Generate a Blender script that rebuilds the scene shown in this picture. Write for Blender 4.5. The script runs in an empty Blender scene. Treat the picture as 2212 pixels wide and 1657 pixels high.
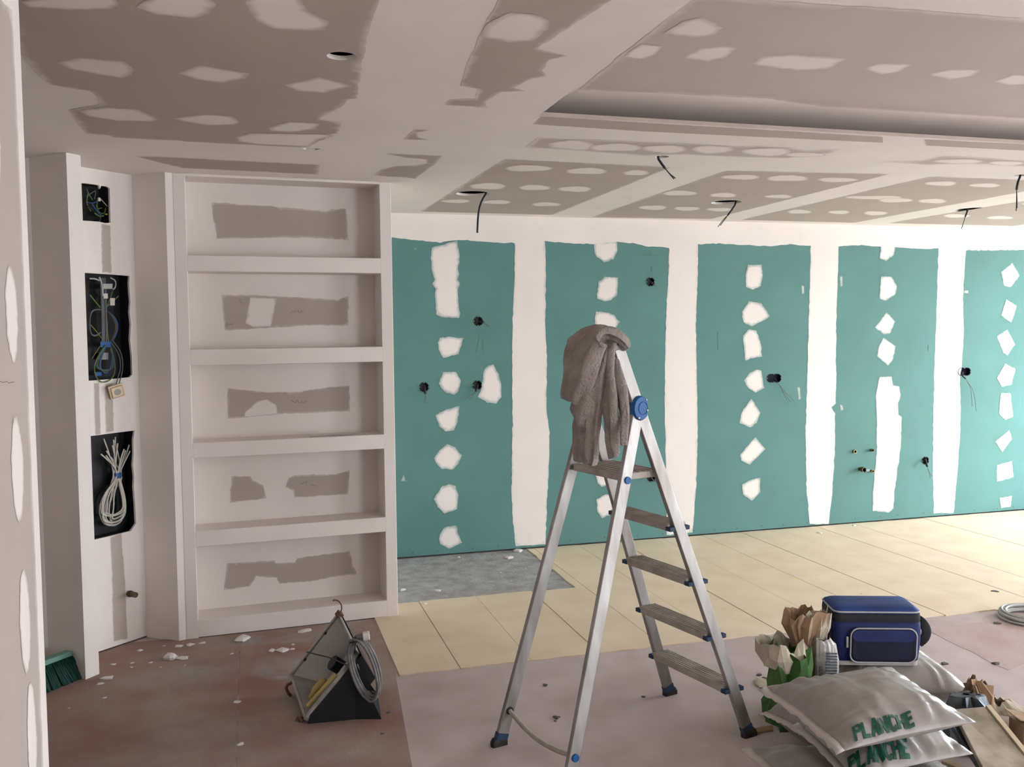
import bpy, bmesh, math, random
import numpy as np
from mathutils import Vector, Matrix, noise, geometry
random.seed(7)
S = bpy.context.scene
COL = S.collection
# ------------------------------------------------------------------ camera
F, YAW, PITCH, ROLL, H = 1976.86, .2772, .0574, -.0099, 1.575
CX, CY = 1106.0, 828.5
fwd = Vector((math.sin(YAW)*math.cos(PITCH), math.cos(YAW)*math.cos(PITCH), -math.sin(PITCH)))
r0 = Vector((math.cos(YAW), -math.sin(YAW), 0)); u0 = r0.cross(fwd)
RX = math.cos(ROLL)*r0 + math.sin(ROLL)*u0; UX = -math.sin(ROLL)*r0 + math.cos(ROLL)*u0
CAM = Vector((0, 0, H))
cd = bpy.data.cameras.new('camera'); cam = bpy.data.objects.new('camera', cd); COL.objects.link(cam)
cd.sensor_width = 36; cd.lens = F/2212*36; cd.clip_start = .02
cam.matrix_world = Matrix(((RX.x, UX.x, -fwd.x, 0), (RX.y, UX.y, -fwd.y, 0), (RX.z, UX.z, -fwd.z, H), (0, 0, 0, 1)))
S.camera = cam
# ------------------------------------------------------------------ world, exposure
W = bpy.data.worlds.new('sky'); S.world = W; W.use_nodes = True
bg = W.node_tree.nodes['Background']; bg.inputs[0].default_value = (.85, .925, 1.0, 1); bg.inputs[1].default_value = 17.0
S.view_settings.view_transform = 'Standard'; S.view_settings.look = 'None'
S.view_settings.exposure = 0.22; S.view_settings.gamma = 1; S.view_settings.use_curve_mapping = False
S.cycles.use_denoising = True; S.cycles.max_bounces = 8; S.cycles.diffuse_bounces = 5; S.cycles.adaptive_threshold = .12
S.cycles.sample_clamp_indirect = 6
ZC = 2.382; WY = 6.246; TRZ = ZC+.085; RXW = 7.5      # ceiling, green wall, raised tray, window wall
NYW = -2.6                                                                    # wall behind the camera
WINS = ((3.45, 5.95, .04, 2.25), (-.8, 1.0, .04, 2.25)); WINN = ((4.5, 6.3, .04, 2.25),)      # openings: right wall (Y), near wall (X)
def portal(m, w, h):
    L = bpy.data.lights.new('window_portal', 'AREA'); L.shape = 'RECTANGLE'; L.size = w; L.size_y = h; L.cycles.is_portal = True
    o = bpy.data.objects.new('window_portal', L); COL.objects.link(o); o.matrix_world = Matrix(m)
for (a, b, c, d) in WINS: portal(((0, 0, 1, RXW+.12), (1, 0, 0, (a+b)/2), (0, 1, 0, (c+d)/2), (0, 0, 0, 1)), b-a, d-c)
for (a, b, c, d) in WINN: portal(((-1, 0, 0, (a+b)/2), (0, 0, -1, NYW-.06), (0, -1, 0, (c+d)/2), (0, 0, 0, 1)), b-a, d-c)
# ------------------------------------------------------------------ pixel helpers (a pixel gives a direction only)
def ray(px, py): return (px-CX)/F*RX - (py-CY)/F*UX + fwd
def PZ(px, py, z=0.0):
    r = ray(px, py); return CAM + r*((z-H)/r.z)
def PN(px, py, o, n):
    r = ray(px, py); return CAM + r*((Vector(o)-CAM).dot(n)/r.dot(n))
def proj(P):
    d = Vector(P)-CAM; w = d.dot(fwd); return CX+F*d.dot(RX)/w, CY-F*d.dot(UX)/w
def PY(px, py, y): return PN(px, py, (0, y, 0), Vector((0, 1, 0)))
# ------------------------------------------------------------------ materials
MATS = {}
def mat(name, col, rough=.75, metal=0, var=.08, scale=6, bump=0, bscale=60, spec=.35, col2=None, detail=6, coat=0, stretch=None):
    if name in MATS: return MATS[name]
    m = bpy.data.materials.new(name); m.use_nodes = True; nt = m.node_tree; N = nt.nodes; K = nt.links
    b = N['Principled BSDF']; b.inputs['Roughness'].default_value = rough; b.inputs['Metallic'].default_value = metal
    b.inputs['Specular IOR Level'].default_value = spec; b.inputs['Coat Weight'].default_value = coat
    tc = N.new('ShaderNodeTexCoord'); src = tc.outputs['Object']
    if stretch:
        mp = N.new('ShaderNodeMapping'); mp.inputs['Scale'].default_value = stretch; K.new(src, mp.inputs['Vector']); src = mp.outputs['Vector']
    nz = N.new('ShaderNodeTexNoise'); nz.inputs['Scale'].default_value = scale; nz.inputs['Detail'].default_value = detail
    K.new(src, nz.inputs['Vector'])
    cr = N.new('ShaderNodeValToRGB'); K.new(nz.outputs['Fac'], cr.inputs['Fac'])
    c2 = col2 or tuple(min(1, c*(1+var)) for c in col); c1 = col if col2 else tuple(c*(1-var) for c in col)
    cr.color_ramp.elements[0].position = .32; cr.color_ramp.elements[1].position = .68
    cr.color_ramp.elements[0].color = (*c1, 1); cr.color_ramp.elements[1].color = (*c2, 1)
    K.new(cr.outputs['Color'], b.inputs['Base Color'])
    if bump:
        n2 = N.new('ShaderNodeTexNoise'); n2.inputs['Scale'].default_value = bscale; n2.inputs['Detail'].default_value = 4
        K.new(src, n2.inputs['Vector'])
        bp = N.new('ShaderNodeBump'); bp.inputs['Strength'].default_value = bump; bp.inputs['Distance'].default_value = .01
        K.new(n2.outputs['Fac'], bp.inputs['Height']); K.new(bp.outputs['Normal'], b.inputs['Normal'])
    MATS[name] = m; return m
def cov_mat(name, under, over, rough=.85, nscale=45):
    """thin coat: the attribute 'cov' says how fully the coat hides the board under it"""
    m = bpy.data.materials.new(name); m.use_nodes = True; nt = m.node_tree; N = nt.nodes; K = nt.links
    b = N['Principled BSDF']; b.inputs['Roughness'].default_value = rough; b.inputs['Specular IOR Level'].default_value = .25
    at = N.new('ShaderNodeAttribute'); at.attribute_name = 'cov'
    tc = N.new('ShaderNodeTexCoord'); nz = N.new('ShaderNodeTexNoise'); nz.inputs['Scale'].default_value = nscale; nz.inputs['Detail'].default_value = 5
    K.new(tc.outputs['Object'], nz.inputs['Vector'])
    a = N.new('ShaderNodeMath'); a.operation = 'MULTIPLY_ADD'; a.inputs[1].default_value = .5; a.inputs[2].default_value = -.25
    K.new(nz.outputs['Fac'], a.inputs[0])
    s = N.new('ShaderNodeMath'); s.operation = 'MULTIPLY_ADD'; s.use_clamp = True; s.inputs[1].default_value = 1.4; K.new(at.outputs['Fac'], s.inputs[0]); K.new(a.outputs[0], s.inputs[2])
    n2 = N.new('ShaderNodeTexNoise'); n2.inputs['Scale'].default_value = 5; K.new(tc.outputs['Object'], n2.inputs['Vector'])
    mx0 = N.new('ShaderNodeMix'); mx0.data_type = 'RGBA'; K.new(n2.outputs['Fac'], mx0.inputs['Factor'])
    mx0.inputs['A'].default_value = (*[c*.95 for c in over], 1); mx0.inputs['B'].default_value = (*[min(1, c*1.05) for c in over], 1)
    mx = N.new('ShaderNodeMix'); mx.data_type = 'RGBA'; K.new(s.outputs[0], mx.inputs['Factor'])
    mx.inputs['A'].default_value = (*under, 1); K.new(mx0.outputs['Result'], mx.inputs['B'])
    K.new(mx.outputs['Result'], b.inputs['Base Color']); MATS[name] = m; return m
C_GREEN = (.104, .236, .222); C_WHITE = (.80, .735, .69); C_PAPER = (.455, .39, .345); C_PALE = (.52, .455, .425)
M_green = mat('green board', C_GREEN, .8, var=.05, scale=3, bump=.05, bscale=200)
M_white = mat('joint compound', C_WHITE, .85, var=.03, scale=3, bump=.04, bscale=120)
M_fg = cov_mat('filler over green', C_GREEN, (.80, .745, .70))
M_fp = cov_mat('filler over paper', C_PAPER, C_WHITE, nscale=25)
M_pw = cov_mat('bare paper beside filler', C_WHITE, C_PAPER, nscale=25)
M_pw2 = cov_mat('skimmed board beside filler', C_WHITE, C_PALE, nscale=25); M_fp2 = cov_mat('filler over skimmed board', C_PALE, C_WHITE, nscale=25)
M_pen = mat('pencil', (.12, .11, .1), .8)
M_dark = mat('dark cavity', (.012, .012, .013), .9)
M_black = mat('black plastic', (.012, .013, .016), .45, var=.3)
M_slab = mat('dusty concrete', (.47, .385, .37), .9, scale=4, bump=.1, bscale=120, col2=(.59, .51, .50), detail=9)
M_screed = mat('grey screed', (.30, .30, .29), .95, scale=12, bump=.5, bscale=70, col2=(.46, .47, .46), detail=9)
M_yellow = mat('yellow floor panel', (.72, .60, .43), .8, scale=5, bump=.06, bscale=150, col2=(.79, .675, .505), detail=8)
M_red = mat('red floor panel', (.29, .165, .132), .9, scale=3, bump=.2, bscale=80, col2=(.36, .295, .25), detail=10)
M_pink = mat('pink floor panel', (.46, .34, .325), .9, scale=5, bump=.15, bscale=80, col2=(.53, .43, .41), detail=9)
M_alu = mat('aluminium', (.24, .215, .19), .48, .8, col2=(.43, .415, .40), scale=14, bump=.08, bscale=40, stretch=(1, 1, .25))
M_aludirt = mat('dusty aluminium', (.36, .32, .28), .7, .35, scale=16, col2=(.50, .46, .42), bump=.1)
M_blue = mat('blue plastic', (.012, .12, .36), .4, var=.12)
M_bluedirt = mat('dusty blue plastic', (.02, .045, .095), .6, var=.3, scale=40)
M_rubber = mat('dusty rubber', (.03, .025, .022), .8, var=.5, scale=40)
M_towel = mat('grey towelling', (.31, .265, .24), 1, scale=18, col2=(.42, .37, .34), bump=.9, bscale=120, spec=.1)
M_cool = mat('blue nylon', (.008, .018, .105), .6, var=.2, bump=.25, bscale=500)
M_cooltop = mat('blue nylon lid', (.012, .045, .20), .6, var=.2, bump=.25, bscale=500)
M_navy = mat('navy pocket', (.006, .008, .03), .6, var=.2, bump=.25, bscale=500)
M_piping = mat('grey piping', (.42, .43, .43), .6)
M_trim = mat('black webbing', (.018, .018, .022), .7, var=.2)
M_foil = mat('silver cloth', (.50, .48, .46), .4, .3, bump=.2, bscale=50)
M_sack = mat('plastic sack', (.265, .238, .217), .36, scale=5, col2=(.315, .286, .264), bump=.16, bscale=38, spec=.5)
M_sackedge = mat('sack seam', (.50, .45, .41), .4, var=.05)
M_print = mat('green print', (.012, .082, .05), .5, var=.35, scale=60)
M_kraft = mat('kraft paper', (.30, .19, .11), .9, scale=14, col2=(.42, .30, .19), bump=.4, bscale=30)
M_kraftp = mat('pale paper', (.50, .44, .33), .9, scale=14, col2=(.60, .55, .45), bump=.4, bscale=30)
M_greenp = mat('green paper', (.03, .10, .02), .8, scale=14, col2=(.085, .17, .05), bump=.3, bscale=30)
M_wood = mat('stained board', (.20, .165, .115), .85, scale=9, col2=(.46, .41, .33), bump=.2, bscale=40, detail=9)
M_woodl = mat('pale wood', (.55, .45, .30), .8, scale=10, col2=(.62, .53, .38), stretch=(1, 1, 6))
M_steel = mat('grey steel', (.16, .19, .21), .45, .7, var=.35, scale=9)
M_grey = mat('dull grey metal', (.34, .32, .29), .6, .3, var=.2, scale=14, bump=.1)
M_greyl = mat('pale reflector', (.55, .54, .52), .45, .2, var=.12)
M_rust = mat('rusty steel', (.10, .055, .03), .9, scale=40, col2=(.18, .11, .07))
M_cable = mat('grey cable', (.11, .105, .10), .6, scale=30, col2=(.22, .21, .20))
M_wcable = mat('white cable', (.60, .57, .50), .55, var=.1)
M_gcable = mat('pale grey cable', (.45, .45, .43), .6, var=.1)
M_wgreen = mat('green wire', (.10, .17, .04), .5); M_wblue = mat('blue wire', (.02, .07, .19), .5)
M_wgrey = mat('grey wire', (.11, .12, .13), .5); M_wyell = mat('yellow wire', (.28, .26, .03), .5)
M_tape = mat('blue tape', (.02, .10, .30), .55, var=.1)
M_cream = mat('cream plastic', (.66, .56, .42), .45); M_amber = mat('amber edge', (.42, .20, .05), .5)
M_brass = mat('brass', (.42, .30, .12), .35, .9, var=.2)
M_bronze = mat('dull brass', (.13, .10, .06), .45, .8, var=.3)
M_plug = mat('white plug', (.72, .66, .62), .5)
M_brist = mat('green bristles', (.004, .045, .032), .7, var=.5, scale=90, stretch=(1, 1, .1))
M_brush = mat('pale green plastic', (.16, .34, .27), .5)
M_ybat = mat('yellow timber', (.50, .37, .12), .7, scale=30, col2=(.58, .46, .2))
M_chip = mat('plaster crumb', (.74, .70, .66), .9)
M_dchip = mat('dark crumb', (.14, .12, .11), .9)
M_frame = mat('window frame', (.75, .75, .75), .5)
M_blueb = mat('blue denim', (.02, .04, .10), .9, var=.3, bump=.4, bscale=300)
M_plinth = mat('outer render', (.55, .52, .48), .9)
# ------------------------------------------------------------------ mesh building
class MB:
    def __init__(s): s.v = []; s.f = []; s.cov = None
    def add(s, vs, fs):
        k = len(s.v); s.v += [Vector(v) for v in vs]; s.f += [tuple(i+k for i in f) for f in fs]; return s
    def hexa(s, b, t):        # bottom quad, top quad (same order)
        return s.add(list(b)+list(t), [(3, 2, 1, 0), (4, 5, 6, 7)]+[(i, (i+1) % 4, 4+(i+1) % 4, 4+i) for i in range(4)])
    def box(s, c, e1, e2, e3):        # centre and three half vectors
        c, e1, e2, e3 = map(Vector, (c, e1, e2, e3))
        q = [c-e1-e2, c+e1-e2, c+e1+e2, c-e1+e2]
        return s.hexa([p-e3 for p in q], [p+e3 for p in q])
    def bar(s, a, b, w, wd, t, td):       # a rectangular bar from a to b
        a, b = Vector(a), Vector(b); c = (a+b)/2; return s.box(c, Vector(wd)*w/2, Vector(td)*t/2, (b-a)/2)
    def prism(s, poly, z0, z1):
        n = len(poly); P = [Vector((p[0], p[1])) for p in poly]
        A = sum(P[i].x*P[(i+1) % n].y-P[(i+1) % n].x*P[i].y for i in range(n))
        if A < 0: P = P[::-1]
        return s.add([(p.x, p.y, z0) for p in P]+[(p.x, p.y, z1) for p in P],
                     [tuple(range(n))[::-1], tuple(range(n, 2*n))]+[(i, (i+1) % n, n+(i+1) % n, n+i) for i in range(n)])
    def loft(s, rings, cap=True, closed=False):
        n = len(rings[0]); k = len(s.v)
        for r in rings: s.v += [Vector(p) for p in r]
        m = len(rings)
        for i in range(m-1 if not closed else m):
            for j in range(n):
                a = k+i*n+j; b = k+i*n+(j+1) % n; c = k+((i+1) % m)*n+(j+1) % n; d = k+((i+1) % m)*n+j
                s.f.append((a, b, c, d))
        if cap and not closed:
            s.f.append(tuple(k+j for j in range(n))[::-1]); s.f.append(tuple(k+(m-1)*n+j for j in range(n)))
        return s
    def tube(s, pts, r, n=8, closed=False, smooth=0, flat=1.0):
        P = [Vector(p) for p in pts]
        for _ in range(smooth): P = subdiv(P, closed)
        m = len(P); rings = []; up = None
        for i in range(m):
            t = (P[(i+1) % m]-P[i-1]) if closed else (P[min(i+1, m-1)]-P[max(i-1, 0)])
            t.normalize()
            if up is None: up = t.orthogonal().normalized()
            up = (up-t*up.dot(t)).normalized(); w = t.cross(up)
            rr = r[min(int(i/(m-1)*(len(r)-1)+.5), len(r)-1)] if isinstance(r, (list, tuple)) else r
            rings.append([P[i]+rr*(math.cos(2*math.pi*j/n)*up+flat*math.sin(2*math.pi*j/n)*w) for j in range(n)])
        return s.loft(rings, closed=closed)
    def cyl(s, a, b, r, n=20, r2=None):
        a, b = Vector(a), Vector(b); t = (b-a).normalized(); e = t.orthogonal().normalized(); w = t.cross(e)
        rg = lambda c, q: [c+q*(math.cos(2*math.pi*j/n)*e+math.sin(2*math.pi*j/n)*w) for j in range(n)]
        return s.loft([rg(a, r), rg(b, r if r2 is None else r2)])
    def plate(s, o, ex, ey, outer, holes, thick):      # flat plate in a plane, front at o, thickness backwards (-n)
        o, ex, ey = Vector(o), Vector(ex), Vector(ey); n = ex.cross(ey).normalized()
        loops = [[Vector((p[0], p[1], 0)) for p in outer]]+[[Vector((p[0], p[1], 0)) for p in h] for h in holes]
        tris = geometry.tessellate_polygon(loops); flat = [p for l in loops for p in l]; m = len(flat); k = len(s.v)
        for d in (0, thick): s.v += [o+ex*p.x+ey*p.y-n*d for p in flat]
        for t in tris:
            a, b, c = (flat[i] for i in t)
            if (b-a).cross(c-a).z < 0: t = t[::-1]
            s.f.append(tuple(k+i for i in t)); s.f.append(tuple(k+m+i for i in t[::-1]))
        q = 0
        for l in loops:
            for i in range(len(l)):
                a = q+i; b = q+(i+1) % len(l); s.f.append((k+a, k+m+a, k+m+b, k+b))
            q += len(l)
        return s
def subdiv(P, closed):      # Chaikin-like smoothing that keeps the ends
    Q = []
    n = len(P)
    if not closed: Q.append(P[0])
    for i in range(n if closed else n-1):
        a, b = P[i], P[(i+1) % n]
        Q += [a*.75+b*.25, a*.25+b*.75]
    if not closed: Q.append(P[-1])
    return Q
def rot_circle(c, r, n=24): return [(c[0]+r*math.cos(2*math.pi*i/n), c[1]+r*math.sin(2*math.pi*i/n)) for i in range(n)]
def wloc(o):
    v = Vector((0, 0, 0))
    while o: v += o.location; o = o.parent
    return v
def tag(o, label=None, cat=None, group=None, kind=None):
    for k, x in (('label', label), ('category', cat), ('group', group), ('kind', kind)):
        if x: o[k] = x
    return o
def build(name, mb, m, parent=None, smooth=False, label=None, cat=None, group=None, kind=None, bevel=0, subd=0, fix=True):
    vs = mb.v
    if parent: base = wloc(parent); loc = Vector((0, 0, 0))
    else:
        lo = [min(v[i] for v in vs) for i in range(3)]; hi = [max(v[i] for v in vs) for i in range(3)]
        base = Vector(((lo[0]+hi[0])/2, (lo[1]+hi[1])/2, lo[2])); loc = base
    me = bpy.data.meshes.new(name); me.from_pydata([v-base for v in vs], [], mb.f)
    if fix:
        b = bmesh.new(); b.from_mesh(me); bmesh.ops.recalc_face_normals(b, faces=b.faces); b.to_mesh(me); b.free()
    if mb.cov is not None:
        a = me.attributes.new('cov', 'FLOAT', 'POINT'); a.data.foreach_set('value', mb.cov)
    if smooth:
        for p in me.polygons: p.use_smooth = True
    me.materials.append(m)
    o = bpy.data.objects.new(name, me); COL.objects.link(o); o.location = loc; o.parent = parent
    if bevel:
        md = o.modifiers.new('bevel', 'BEVEL'); md.width = bevel; md.segments = 2; md.limit_method = 'ANGLE'
    if subd:
        md = o.modifiers.new('subsurf', 'SUBSURF'); md.levels = subd; md.render_levels = subd
    return tag(o, label, cat, group, kind)
def thing(name, loc, label, cat, group=None, parent=None):
    o = bpy.data.objects.new(name, None); COL.objects.link(o); o.empty_display_size = .1
    o.location = Vector(loc)-(wloc(parent) if parent else Vector((0, 0, 0))); o.parent = parent
    return tag(o, label, cat, group)
# planes that take filler
class Pl:
    def __init__(s, o, ex, ey): s.o, s.ex, s.ey = Vector(o), Vector(ex).normalized(), Vector(ey).normalized(); s.n = s.ex.cross(s.ey)
    def uv(s, px, py):
        d = PN(px, py, s.o, s.n)-s.o; return Vector((d.dot(s.ex), d.dot(s.ey)))
    def P(s, uv, lift=0): return s.o+s.ex*uv[0]+s.ey*uv[1]+s.n*lift
PATCH_N = 0
def patch(pl, px, m, parent, name='filler_patch', lift=.001, feather=.012, rough=.004, e0=.35, world=False, seed=None, step=None, label=None, holes=(), cmax=1.0):
    global PATCH_N
    PATCH_N += 1; lift += (PATCH_N % 9)*.00007
    pts = [Vector(p) for p in px] if world else [pl.uv(*p) for p in px]
    A = sum(pts[i].x*pts[i-1].y-pts[i-1].x*pts[i].y for i in range(len(pts)))
    if A > 0: pts = pts[::-1]
    sd = seed if seed is not None else random.random()*100
    xs = [p.x for p in pts]; ys = [p.y for p in pts]; size = min(max(xs)-min(xs), max(ys)-min(ys)); big = max(max(xs)-min(xs), max(ys)-min(ys))
    feather = min(feather, size*.22); rough = min(rough, size*.06)
    st = step or max(.006, min(.03, size/10)); B = []
    for i in range(len(pts)):
        a, b = pts[i], pts[(i+1) % len(pts)]; d = b-a; n = max(1, int(d.length/st)); pn = Vector((d.y, -d.x)).normalized() if d.length > 0 else Vector((0, 0))
        for k in range(n):
            q = a+d*(k/n); w = noise.noise(Vector((q.x*40+sd, q.y*40, sd)))+.8*noise.noise(Vector((q.x*130+sd, q.y*130, sd)))
            B.append(q+pn*w*rough)
    g = max(st*1.1, min(size/7, max(big/60, feather*.6))); nb = len(B); Bn = np.array([(p.x, p.y) for p in B]); B2 = np.roll(Bn, -1, 0)
    def dist(p):
        d = B2-Bn; t = np.clip(((p-Bn)*d).sum(1)/np.maximum((d*d).sum(1), 1e-12), 0, 1); return np.sqrt((((Bn+d*t[:, None])-p)**2).sum(1).min())
    def inside(p):
        c = False
        y1 = Bn[:, 1] > p[1]; y2 = B2[:, 1] > p[1]; k = y1 != y2
        xx = Bn[k, 0]+(p[1]-Bn[k, 1])*(B2[k, 0]-Bn[k, 0])/(B2[k, 1]-Bn[k, 1]); return (int((xx > p[0]).sum()) % 2) == 1
    inn = []
    for x in np.arange(min(xs), max(xs), g):
        for y in np.arange(min(ys), max(ys), g):
            p = np.array((x+g*.3*noise.noise(Vector((x*90, y*90, 1))), y))
            if inside(p) and dist(p) > g*.45: inn.append(p)
    allp = B+[Vector((float(p[0]), float(p[1]))) for p in inn]
    ed = [(i, (i+1) % nb) for i in range(nb)]; use = []
    for hlp in holes:
        if all(min(xs) < q[0] < max(xs) and min(ys) < q[1] < max(ys) for q in hlp):
            k0 = len(allp); allp += [Vector((q[0], q[1])) for q in hlp]; ed += [(k0+i, k0+(i+1) % len(hlp)) for i in range(len(hlp))]; use.append([Vector((q[0], q[1])) for q in hlp])
    ov, _, of, _, _, _ = geometry.delaunay_2d_cdt(allp, ed, [], 1, 1e-6)
    def inpoly(p, L):
        c = False
        for i in range(len(L)):
            a, b = L[i], L[i-1]
            if (a.y > p.y) != (b.y > p.y) and p.x < a.x+(p.y-a.y)*(b.x-a.x)/(b.y-a.y): c = not c
        return c
    for L_ in use: of = [f for f in of if not inpoly((ov[f[0]]+ov[f[1]]+ov[f[2]])/3, L_)]
    mb = MB(); cov = []
    for v in ov:
        d = dist(np.array((v.x, v.y))); t = min(1, d/feather); w = .5+.5*noise.noise(Vector((v.x*9+sd, v.y*9, 3)))
        cov.append(min(1, e0+(1-e0)*t*t*(3-2*t)+(.35*w-.1)*(1-t)))
        mb.v.append(pl.P(v, lift))
    mb.f = [tuple(f) for f in of]; mb.cov = [c*cmax for c in cov]
    nrm = pl.n
    if mb.f:
        f = mb.f[0]
        if (mb.v[f[1]]-mb.v[f[0]]).cross(mb.v[f[2]]-mb.v[f[0]]).dot(nrm) < 0: mb.f = [f[::-1] for f in mb.f]
    return build(name, mb, m, parent, fix=False, label=label)
def ell(cx, cy, rx, ry, sk=0, n=14, tip=1.0):      # almond-shaped dab of filler, in pixels
    return [(cx+rx*abs(math.cos(a))**tip*math.copysign(1, math.cos(a))+sk*math.sin(a), cy+ry*math.sin(a)*(1+.15*math.cos(3*a+cx))) for a in [2*math.pi*i/n for i in range(n)]]

# ================================================================== THE SETTING
def struct(name, mb, m, parent=None, **k): return build(name, mb, m, parent, kind=None if parent else 'structure', **k)
def at(pl, px, py, lift): return PN(px, py, pl.o+pl.n*lift, pl.n)
CE = Pl((0, 0, ZC), (1, 0, 0), (0, -1, 0)); TR = Pl((0, 0, TRZ), (1, 0, 0), (0, -1, 0)); GW = Pl((0, WY, 0), (1, 0, 0), (0, 0, 1)); FLP = Pl((0, 0, 0), (1, 0, 0), (0, 1, 0))
X0, Y0 = -2.4, NYW
# ---- floor
floor = struct('floor', MB().prism([(X0-.1, Y0-.1), (RXW+.1, Y0-.1), (RXW+.1, WY+.1), (X0-.1, WY+.1)], -.15, 0), M_slab)
def ragged(poly, amp, st=.04, fixed=()):
    out = []
    for i in range(len(poly)):
        a, b = Vector(poly[i]), Vector(poly[(i+1) % len(poly)]); d = b-a; n = max(1, int(d.length/st)); pn = Vector((d.y, -d.x)).normalized()
        for k in range(n):
            q = a+d*(k/n); out.append(q if i in fixed else q+pn*amp*(noise.noise(Vector((q.x*11, q.y*11, 4)))+.6*noise.noise(Vector((q.x*37, q.y*37, 9)))))
    return out
def slab(name, poly, z, m, parent, holes=()): return build(name, MB().plate((0, 0, z), (1, 0, 0), (0, 1, 0), poly, holes, z), m, parent)
build('screed_patch', MB().plate((0, 0, .002), (1, 0, 0), (0, 1, 0), [(.70, 5.17), (1.885, 5.17), (1.87, WY), (.70, WY)], [], .002), M_screed, floor, label='bare grey screed by the green wall')
JX = [.615, .902, 1.247, 1.593, 1.929, 2.264, 2.598, 2.933, 3.267, 3.601, 3.935, 4.27, 4.604, 4.938, 5.273, 5.607, 5.941, 6.276, 6.61, 6.944, 7.279]
g = .0022
for i in range(len(JX)-1):
    a, b = JX[i]+g, JX[i+1]-g; ya = 4.10-.02*max(0, a-2.4); zt = .0055+.0008*math.sin(i*2.3)
    if i == 3: poly = [(a, ya), (b, ya), (b, WY-.004), (1.875, WY-.004), (1.87, 5.2), (a, 5.195)]
    elif i < 3: poly = [(a, ya), (b, ya), (b, 5.2+.01*i), (a, 5.205+.005*i)]
    else: poly = [(a, ya), (b, ya), (b, WY-.004), (a, WY-.004)]
    fx = [k for k in range(len(poly)) if abs(poly[k][0]-poly[(k+1) % len(poly)][0]) < 1e-4]
    slab('floor_panel', ragged(poly, .008, fixed=fx), zt, M_yellow, floor)
for poly in ([(-2.35, -2.1), (-.10, -2.1), (-.093, 4.96), (-2.35, 4.96)],
             [(-.095, -2.1), (.25, -2.1), (.43, 2.2), (.523, 3.21), (.60, 4.1), (.606, 4.36), (.607, 4.96), (-.088, 4.94)]):
    slab('red_floor_panel', ragged(poly, .006, fixed=(3,)), .003, M_red, floor)
slab('pink_floor_panel', ragged([(3.30, 3.34), (3.45, 3.37), (5.6, 3.42), (5.6, 3.93), (3.34, 3.93)], .012), .0012, M_pink, floor)
# dust lying on the floor, thinning out at its edges
dm_ = bpy.data.materials.new('floor dust'); dm_.use_nodes = True; nt = dm_.node_tree; N = nt.nodes; bs = N['Principled BSDF']; bs.inputs['Base Color'].default_value = (.60, .54, .52, 1); bs.inputs['Roughness'].default_value = 1; bs.inputs['Specular IOR Level'].default_value = .1
ta = N.new('ShaderNodeAttribute'); ta.attribute_name = 'cov'; tn_ = N.new('ShaderNodeTexNoise'); tn_.inputs['Scale'].default_value = 9; tn_.inputs['Detail'].default_value = 9; tco = N.new('ShaderNodeTexCoord'); nt.links.new(tco.outputs['Object'], tn_.inputs['Vector'])
m1 = N.new('ShaderNodeMapRange'); m1.inputs[1].default_value = .35; m1.inputs[2].default_value = .7; nt.links.new(tn_.outputs['Fac'], m1.inputs[0]); m2 = N.new('ShaderNodeMath'); m2.operation = 'MULTIPLY'; nt.links.new(ta.outputs['Fac'], m2.inputs[0]); nt.links.new(m1.outputs[0], m2.inputs[1])
tb = N.new('ShaderNodeBsdfTransparent'); ms = N.new('ShaderNodeMixShader'); nt.links.new(m2.outputs[0], ms.inputs[0]); nt.links.new(tb.outputs[0], ms.inputs[1]); nt.links.new(bs.outputs[0], ms.inputs[2]); nt.links.new(ms.outputs[0], N['Material Output'].inputs[0])
for (P, cm), lf in zip((([(540, 1425), (640, 1400), (700, 1440), (640, 1480), (540, 1470)], .6), ([(300, 1450), (450, 1420), (520, 1450), (480, 1500), (330, 1500)], .4), ([(240, 1620), (400, 1540), (560, 1540), (760, 1600), (860, 1640), (700, 1700), (300, 1700)], .3), ([(410, 1386), (560, 1372), (700, 1362), (790, 1350), (800, 1372), (640, 1392), (430, 1402)], .6), ([(890, 1280), (1100, 1262), (1235, 1270), (1100, 1290), (900, 1312)], .5)), (.0032, .0032, .0032, .0032, .0022)):
    patch(FLP, P, dm_, floor, 'dust_smear', lf, .13, .02, .0, cmax=cm)
# ---- ceiling with the raised tray and the lamp holes
TX0, TY1, TX1, TYn = 1.062, 3.33, 6.3, -1.4
HOLES = [((738, 121), .043), ((672, 322), .032), ((1021, 418), .098), ((1430, 339), .033), ((1569, 437), .096), ((2100, 453), .108), ((2206, 379), .035)]
hc = [CE.uv(*p) for p, r in HOLES]
cx0, cx1 = X0-.05, RXW+.02
tray_loop = [(TX0, -TY1), (TX1, -TY1), (TX1, -TYn), (TX0, -TYn)]
hl = [rot_circle(c, r, 28) for c, (p, r) in zip(hc, HOLES)]
hl[1] = [(c[0], c[1]) for c in [Vector(hc[1])+Vector((.036*math.cos(a)*(1+.25*math.sin(3*a)), .028*math.sin(a)*(1+.3*math.cos(2*a)))) for a in [i*.449 for i in range(14)]]]
ceil = struct('ceiling', MB().plate((0, 0, ZC), (1, 0, 0), (0, -1, 0), [(cx0, -WY-.02), (cx1, -WY-.02), (cx1, -NYW+.02), (cx0, -NYW+.02)], [tray_loop]+hl, .0135), M_white)
tray = build('tray_panel', MB().box(((TX0+TX1)/2, (TYn+TY1)/2, TRZ+.0075), ((TX1-TX0)/2+.36, 0, 0), (0, (TY1-TYn)/2+.36, 0), (0, 0, .0075)), M_white, ceil, label='raised tray ceiling panel')
up = MB(); e = .32
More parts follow.
